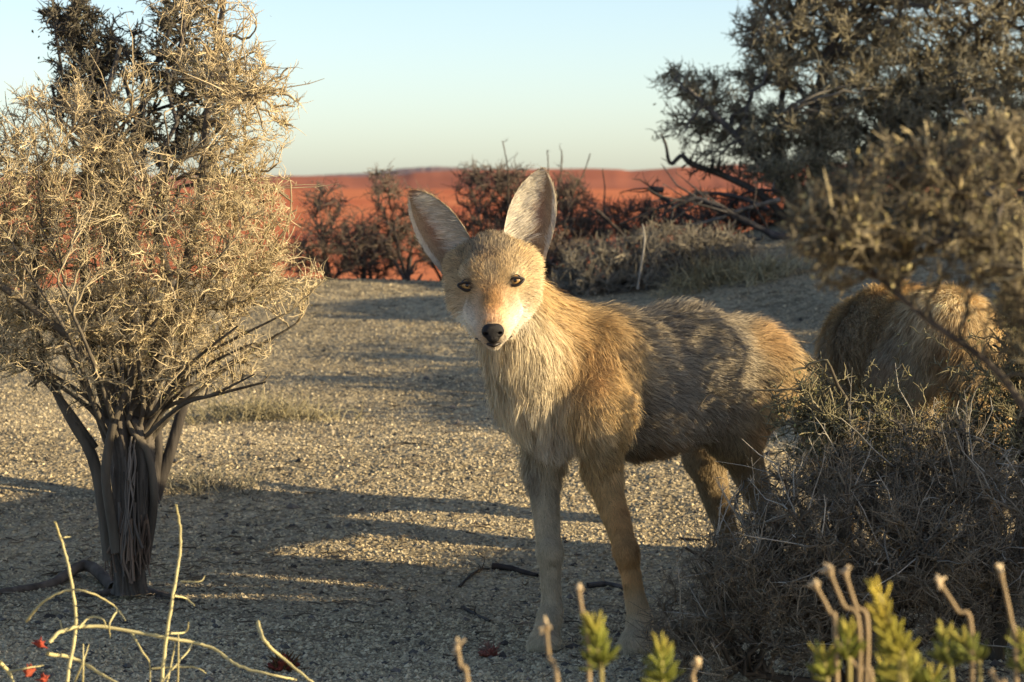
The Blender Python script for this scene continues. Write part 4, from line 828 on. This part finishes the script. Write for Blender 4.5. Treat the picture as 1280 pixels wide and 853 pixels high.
for i, (x, y, sc, rz) in enumerate([(2.3, 7.7, .95, 2), (2.9, 8.1, 1.1, 1), (2.3, 8.5, 1.0, 4), (2.6, 9.1, 1.1, 3.3), (3.2, 7.3, 1.0, 5)]):
    copy_shrub(shade2, (x, y, float(zg(x, y))), rz, 'airy twiggy shrub standing on the gravel to the right of the view', 'airy shrubs to the right of the view', sc)
for i, (x, y, sc, rz) in enumerate([(1.38, 5.02, .74, 2.2), (2.45, 7.75, .7, .7), (2.25, 4.62, .90, 2), (2.2, 5.15, .72, 3), (2.5, 5.5, .72, 5), (2.7, 4.3, .95, 1.4), (2.0, 5.55, .6, 2.6), 
                                    (3.1, 9.9, 1.1, 4), (3.6, 11.3, 1.15, 5.5), (4.4, 10.2, 1.2, 1)]):
    copy_shrub(shade, (x, y, float(zg(x, y))), rz, 'dense grey shrub standing on the gravel to the right of the view', SG, sc)

# ------------------------------------------------------------ small plants at the bottom
def stalk_plant(name, lines, d, colr, lab, cat, r0=.0022, nub=0, buds=(), grp=None):
    a = Acc(); root = empty(name, (lines[0][0][0], 0, 0), lab, cat, grp); x0 = (lines[0][0][0] - 640) / FPX * d; root.location = (x0, d, float(zg(x0, d)))
    rg = np.random.default_rng(int(lines[0][0][0]) + 7)
    for pts in lines:
        r = r0; 
        if isinstance(pts[-1], float): r = pts[-1]; pts = pts[:-1]
        c = spline([P(x, y, d + .03 * math.sin(i + x)) for i, (x, y) in enumerate(pts)], 8 * len(pts)); n = len(c); c = c + rg.normal(0, r * .12, c.shape)
        rr = np.linspace(r, r * .45, n) * (1 + .18 * (np.sin(np.arange(n) * .9) ** 8)); a.tube(c[None], rr[None], np.array(colr) * rg.uniform(.85, 1.1), 8)
        if nub: spurs(a, c[None], rg, nub, .008, r * .4, colr, .1)
    new_obj('stem', a.mesh('stem', M_LEAF), root)
    for (bx_, by_, br, bc) in buds:
        q = P(bx_, by_, d); V_, F_ = nets([ell(q, (br * .45,) * 3, None, .002)] + [cone(q, q + unit(rg.normal(0, 1, 3) + np.array([0, 0, .5])) * br * rg.uniform(.8, 1.5), br * .30, br * .10, None, .002) for _ in range(16)], br / 9)
        new_obj('bud', mesh_np('bud', V_, F_[:, ::-1], M_LEAF, np.tile(np.array(bc), (len(V_), 1))), root)
    return root
YEL = (.62, .56, .30)
D6 = 3.7
stalk_plant('pale_stalks', [[(80, 960), (84, 853), (95, 780), (88, 720), (78, 680), (69, 653)], [(200, 960), (203, 850), (212, 770), (224, 700), (225, 660), (220, 632)], [(33, 777), (55, 752), (85, 738), (115, 742), (143, 758), (157, 776), .0017], [(62, 803), (78, 789), (120, 783), (205, 797), (262, 809), (300, 833), (345, 845), (370, 850)],
    [(0, 828), (14, 846), (20, 870)], [(10, 840), (35, 835), (55, 832), .0015], [(60, 818), (95, 824), (130, 845), (160, 860)], [(215, 800), (240, 805), (205, 850), (200, 870), .0014], [(98, 786), (112, 772), (128, 774), (133, 784), .0014], [(78, 789), (75, 775), .0012], [(146, 764), (137, 780), (138, 798), .0014], [(165, 792), (178, 815), (187, 830), (187, 870), .0015],
    [(103, 870), (104, 835), (104, 805), .0014], [(90, 860), (103, 830), (111, 806), .0014], [(218, 745), (232, 748), (243, 757), .0014], [(213, 792), (232, 790), (236, 778), .0014], [(190, 836), (240, 834), (258, 842), .0015], [(205, 870), (214, 830), (220, 800), .0016], [(222, 870), (223, 820), (223, 790), .0014], [(80, 672), (88, 671), .0010], [(226, 727), (250, 727), (256, 720), .0010], [(322, 777), (330, 800), (350, 820), (390, 853), (420, 880)]],
    D6, YEL, 'clump of bent cream yellow bare stalks in the bottom left corner', 'plant', .0027, .6, buds=[(50, 806, .0085, (.34, .06, .035)), (36, 842, .010, (.38, .08, .04)), (55, 850, .008, (.36, .07, .04))])
def rosette(px, d, n, ln, colr, lab, seed, dark=None, cat='succulent', grp=None, zup=0):
    rg = np.random.default_rng(seed); b = gp(px, d, .004 + zup); pr = []
    root = empty('red_succulent', b, lab, cat, grp)
    for k in range(n):
        dr = unit(np.array([rg.normal(0, .9), rg.normal(0, .6), rg.uniform(.1, .9)])); L = ln * rg.uniform(.6, 1.2)
        pr.append(cone(b + dr * .004, b + dr * L, ln * .22, ln * .13, None, .003))
    V_, F_ = nets(pr, ln / 11, .003); c = np.tile(np.array(colr), (len(V_), 1)) * (1 + .15 * np.sin(V_[:, :1] * 900)); new_obj('leaf_cluster', mesh_np('leaf_cluster', V_, F_[:, ::-1], M_LEAF, c), root)
    a = Acc(); p0 = np.tile(b, (n, 1)) + rg.normal(0, ln * .2, (n, 3)); e = p0 + unit(rg.normal(0, 1, (n, 3)) * np.array([1, .7, .3]) + np.array([0, 0, 1])) * ln * 1.35
    a.tube(np.stack([p0, (p0 + e) / 2, e], 1), np.tile(np.array([[.003, .0025, .001]]), (n, 1)) * ln / .03, np.array(dark if dark else colr), 4); new_obj('dry_tips', a.mesh('dry_tips', M_LEAF), root); return root
RG = 'small red succulents on the sand'
rosette(352, 4.9, 30, .024, (.20, .045, .03), 'dark red succulent with blackish spikes left of the bottom centre', 1, (.12, .07, .03), grp=RG)
rosette(612, 4.95, 26, .018, (.26, .09, .065), 'pinkish red succulent lying flat beside the coyote\'s front paw', 2, (.28, .16, .12), grp=RG)

def green_plant(px, d, tips, lab, seed, colr=(.34, .37, .07), tipc=(.62, .50, .12), leafn=38, grp='yellow green fleshy plants along the bottom'):
    """tips: list of (stem base px,py ; tip px,py ; leafy?)"""
    rg = np.random.default_rng(seed); x0 = (px - 640) / FPX * d; root = empty('fleshy_plant', (x0, d, float(zg(x0, d))), lab, 'plant', grp)
    a = Acc(); la = Acc(); hasl = False
    for (bx_, by_, tx, ty, leafy) in tips:
        c = spline([np.array([x0, d, float(zg(x0, d))]), P((px + bx_) / 2, 1100, d), P(bx_, by_, d), P((bx_ + tx) / 2 + rg.normal(0, 3), (by_ + ty) / 2, d), P(tx, ty, d)], 26)
        rr = np.linspace(.0024, .0013, 26)
        if not leafy: rr[-2:] = rg.uniform(.0018, .0030, 2)
        a.tube(c[None], rr[None], np.array([.44, .33, .19]) if not leafy else np.array([.42, .36, .14]), 8)
        if not leafy:
            for q in range(rg.integers(3, 8)):
                dr = unit(rg.normal(0, 1, 3) + np.array([0, 0, .5])); a.tube(np.stack([c[-1], c[-1] + dr * .003, c[-1] + dr * rg.uniform(.004, .009)])[None], np.array([[.0014, .0019, .0007]]), np.array([.66, .53, .34]), 6)
        else:
            hasl = True; n = int(leafn * leafy * 1.25); up = unit(c[-1] - c[-6])
            for q in range(n):
                f = (q / n) ** .9; i = 25 - f * (11 if ty > 780 else 14); j = int(i); p = c[j] + (c[min(j + 1, 25)] - c[j]) * (i - j)
                ang = q * 2.4 + rg.normal(0, .3); sd1 = unit(np.cross(up, [0, 1, 0])); sd2 = np.cross(up, sd1); out = sd1 * math.cos(ang) + sd2 * math.sin(ang)
                dr = unit(up * (.95 - .5 * f) + out * (.6 + .5 * f) + rg.normal(0, .18, 3)); L = .0130 * rg.uniform(.8, 1.3) * (1 + .3 * f)
                pts = np.stack([p, p + dr * L * .4 + out * .001, p + dr * L * .8 + up * .001, p + dr * L + up * .002])[None]
                cc = np.array(colr) * (1 - f * .5) + 0; cc = cc * (1 - .7 * max(0, 1 - f * 3)) + np.array(tipc) * .7 * max(0, 1 - f * 3)
                la.tube(pts, np.array([[.0007, .0011, .0011, .0005]]), cc * rg.uniform(.75, 1.25), 6)
    new_obj('stem', a.mesh('stem', M_LEAF), root)
    if hasl: new_obj('leaves', la.mesh('leaves', M_LEAF), root)
    return root
D7 = 2.3
green_plant(745, D7, [(752, 860, 742, 785, 1.5), (735, 800, 723, 732, 0)], 'yellow green plant with one bare stalk rising above it, in front of the coyote\'s legs', 1)
green_plant(828, D7, [(828, 880, 826, 812, 1.2)], 'short yellow green plant right of the one with a bare stalk', 2)
green_plant(1085, D7 - .1, [(1130, 860, 1098, 742, 1.0), (1125, 850, 1100, 770, 1.2)], 'bright golden tipped fleshy plant, tallest of those in the lower right', 3, tipc=(.80, .60, .10), colr=(.5, .46, .08))
green_plant(1050, D7, [(1062, 850, 1060, 790, 1.0), (1045, 800, 1018, 730, 0), (1075, 800, 1036, 712, 0), (1085, 800, 1056, 715, 0), (1090, 860, 1052, 812, 0), (1035, 870, 1030, 820, .8)], 'fleshy plant with three bare knobbed stalks in the lower right', 4)
green_plant(1200, D7, [(1190, 860, 1182, 795, .8), (1215, 800, 1173, 726, 0), (1225, 850, 1204, 800, .9), (1255, 870, 1240, 840, 0)], 'fleshy plant with a single leaning brown stalk, right of the golden tipped one', 5, colr=(.26, .29, .07))
green_plant(1275, D7, [(1270, 830, 1250, 712, 0), (1285, 870, 1275, 800, .9)], 'fleshy plant with a bare stalk at the right edge', 6, colr=(.26, .29, .07))
green_plant(1150, D7 + .08, [(1150, 880, 1140, 830, .9), (1110, 880, 1105, 835, .9), (1170, 890, 1165, 845, .8)], 'low leafy part plant between the two taller fleshy plants', 7, colr=(.28, .31, .07))
green_plant(880, D7, [(868, 870, 872, 828, 0)], 'short bare knobbed stalk right of the short yellow green plant', 8)
green_plant(600, D7, [(585, 860, 572, 806, 0)], 'small pale knobbed stalk left of the coyote\'s paws', 9)
green_plant(700, D7, [(697, 860, 683, 782, 0)], 'pale knobbed stalk in front of the coyote\'s near paw', 10)

def litter(name, spots, n, lab, seed):
    rg = np.random.default_rng(seed); k = rg.integers(0, len(spots), n); sp2 = np.array(spots); c = sp2[k, :2] + rg.normal(0, 1, (n, 2)) * sp2[k, 2:3]
    a = rg.uniform(0, 6.28, n); L = rg.uniform(.008, .045, n); q = [np.stack([c[:, 0] + np.cos(a) * L * t, c[:, 1] + np.sin(a) * L * t, zg(c[:, 0] + np.cos(a) * L * t, c[:, 1] + np.sin(a) * L * t) + .003 + rg.uniform(0, .006, n)], 1) for t in (0, .5, 1)]
    q[1] += rg.normal(0, .002, (n, 3)); A_ = Acc(); A_.tube(np.stack(q, 1), np.array([[.0012, .0011, .0006]]) * rg.uniform(.5, 1.8, (n, 1)), np.array([[.15, .12, .085]]) * rg.uniform(.4, 1.8, (n, 1)), 3)
    tag(new_obj(name, A_.mesh(name, M_TWIG)), lab, 'litter', kind='stuff')
litter('twig_litter', [(-.78, 5.75, .22), (-.5, 6.0, .3), (.62, 4.9, .3), (.3, 5.3, .25), (-.9, 6.6, .4), (-.3, 7.5, .6), (.6, 8.5, .7), (-.6, 9.5, .7), (0, 11.3, .5), (.9, 11.2, .5)], 2600, 'broken twigs and litter scattered on the gravel', 9)
# sticks and bark on the ground
def gstick(pts, r, colr, lab, seed, cat='stick', tw=2, dpt=None):
    a = Acc(); pp = []
    for px, py in pts:
        d = 5.0
        for _ in range(12): d = FPX * (CAMZ - float(zg((px - 640) / FPX * d, d))) / (py - HOR) * (1.0)
        pp.append(gp(px, d, r * .8))
    c = spline(pp, 12); rg = np.random.default_rng(seed); a.tube(c[None], (np.linspace(r, r * .5, 12) * (1 + rg.normal(0, .1, 12)))[None], np.array(colr), 6)
    if tw: spurs(a, c[None], rg, tw, r * 6, r * .4, colr, up=.6)
    o = new_obj('stick', a.mesh('stick', M_BARK)); tag(o, lab, cat, 'sticks lying on the gravel'); return recentre(o)
gstick([(615, 714), (635, 716), (655, 722), (672, 726)], .008, (.045, .035, .03), 'thick dark piece of wood left of the coyote\'s front leg', 1, tw=0)  # dark tapered tube resting on the gravel
gstick([(574, 738), (585, 730), (600, 725), (612, 723)], .0035, (.05, .04, .03), 'thin forked stick beside the thick dark piece', 2, tw=4)
gstick([(578, 765), (595, 774), (612, 782)], .0045, (.07, .06, .05), 'short stick lying below the forked one', 3, tw=1)
gstick([(480, 562), (505, 556), (535, 558)], .003, (.06, .05, .04), 'thin stick on the sunlit band of gravel', 4, tw=4)
gstick([(735, 738), (760, 736), (785, 742)], .007, (.09, .08, .075), 'flat grey piece of wood between the coyote\'s front legs', 5, tw=0)
gstick([(850, 676), (868, 678), (885, 680)], .004, (.04, .03, .025), 'dark twig beside the coyote\'s shaded hind leg', 6, tw=3)
gstick([(288, 708), (305, 707), (325, 709)], .002, (.10, .09, .07), 'tiny thin stick right of the thorn shrub\'s root', 7, tw=1)
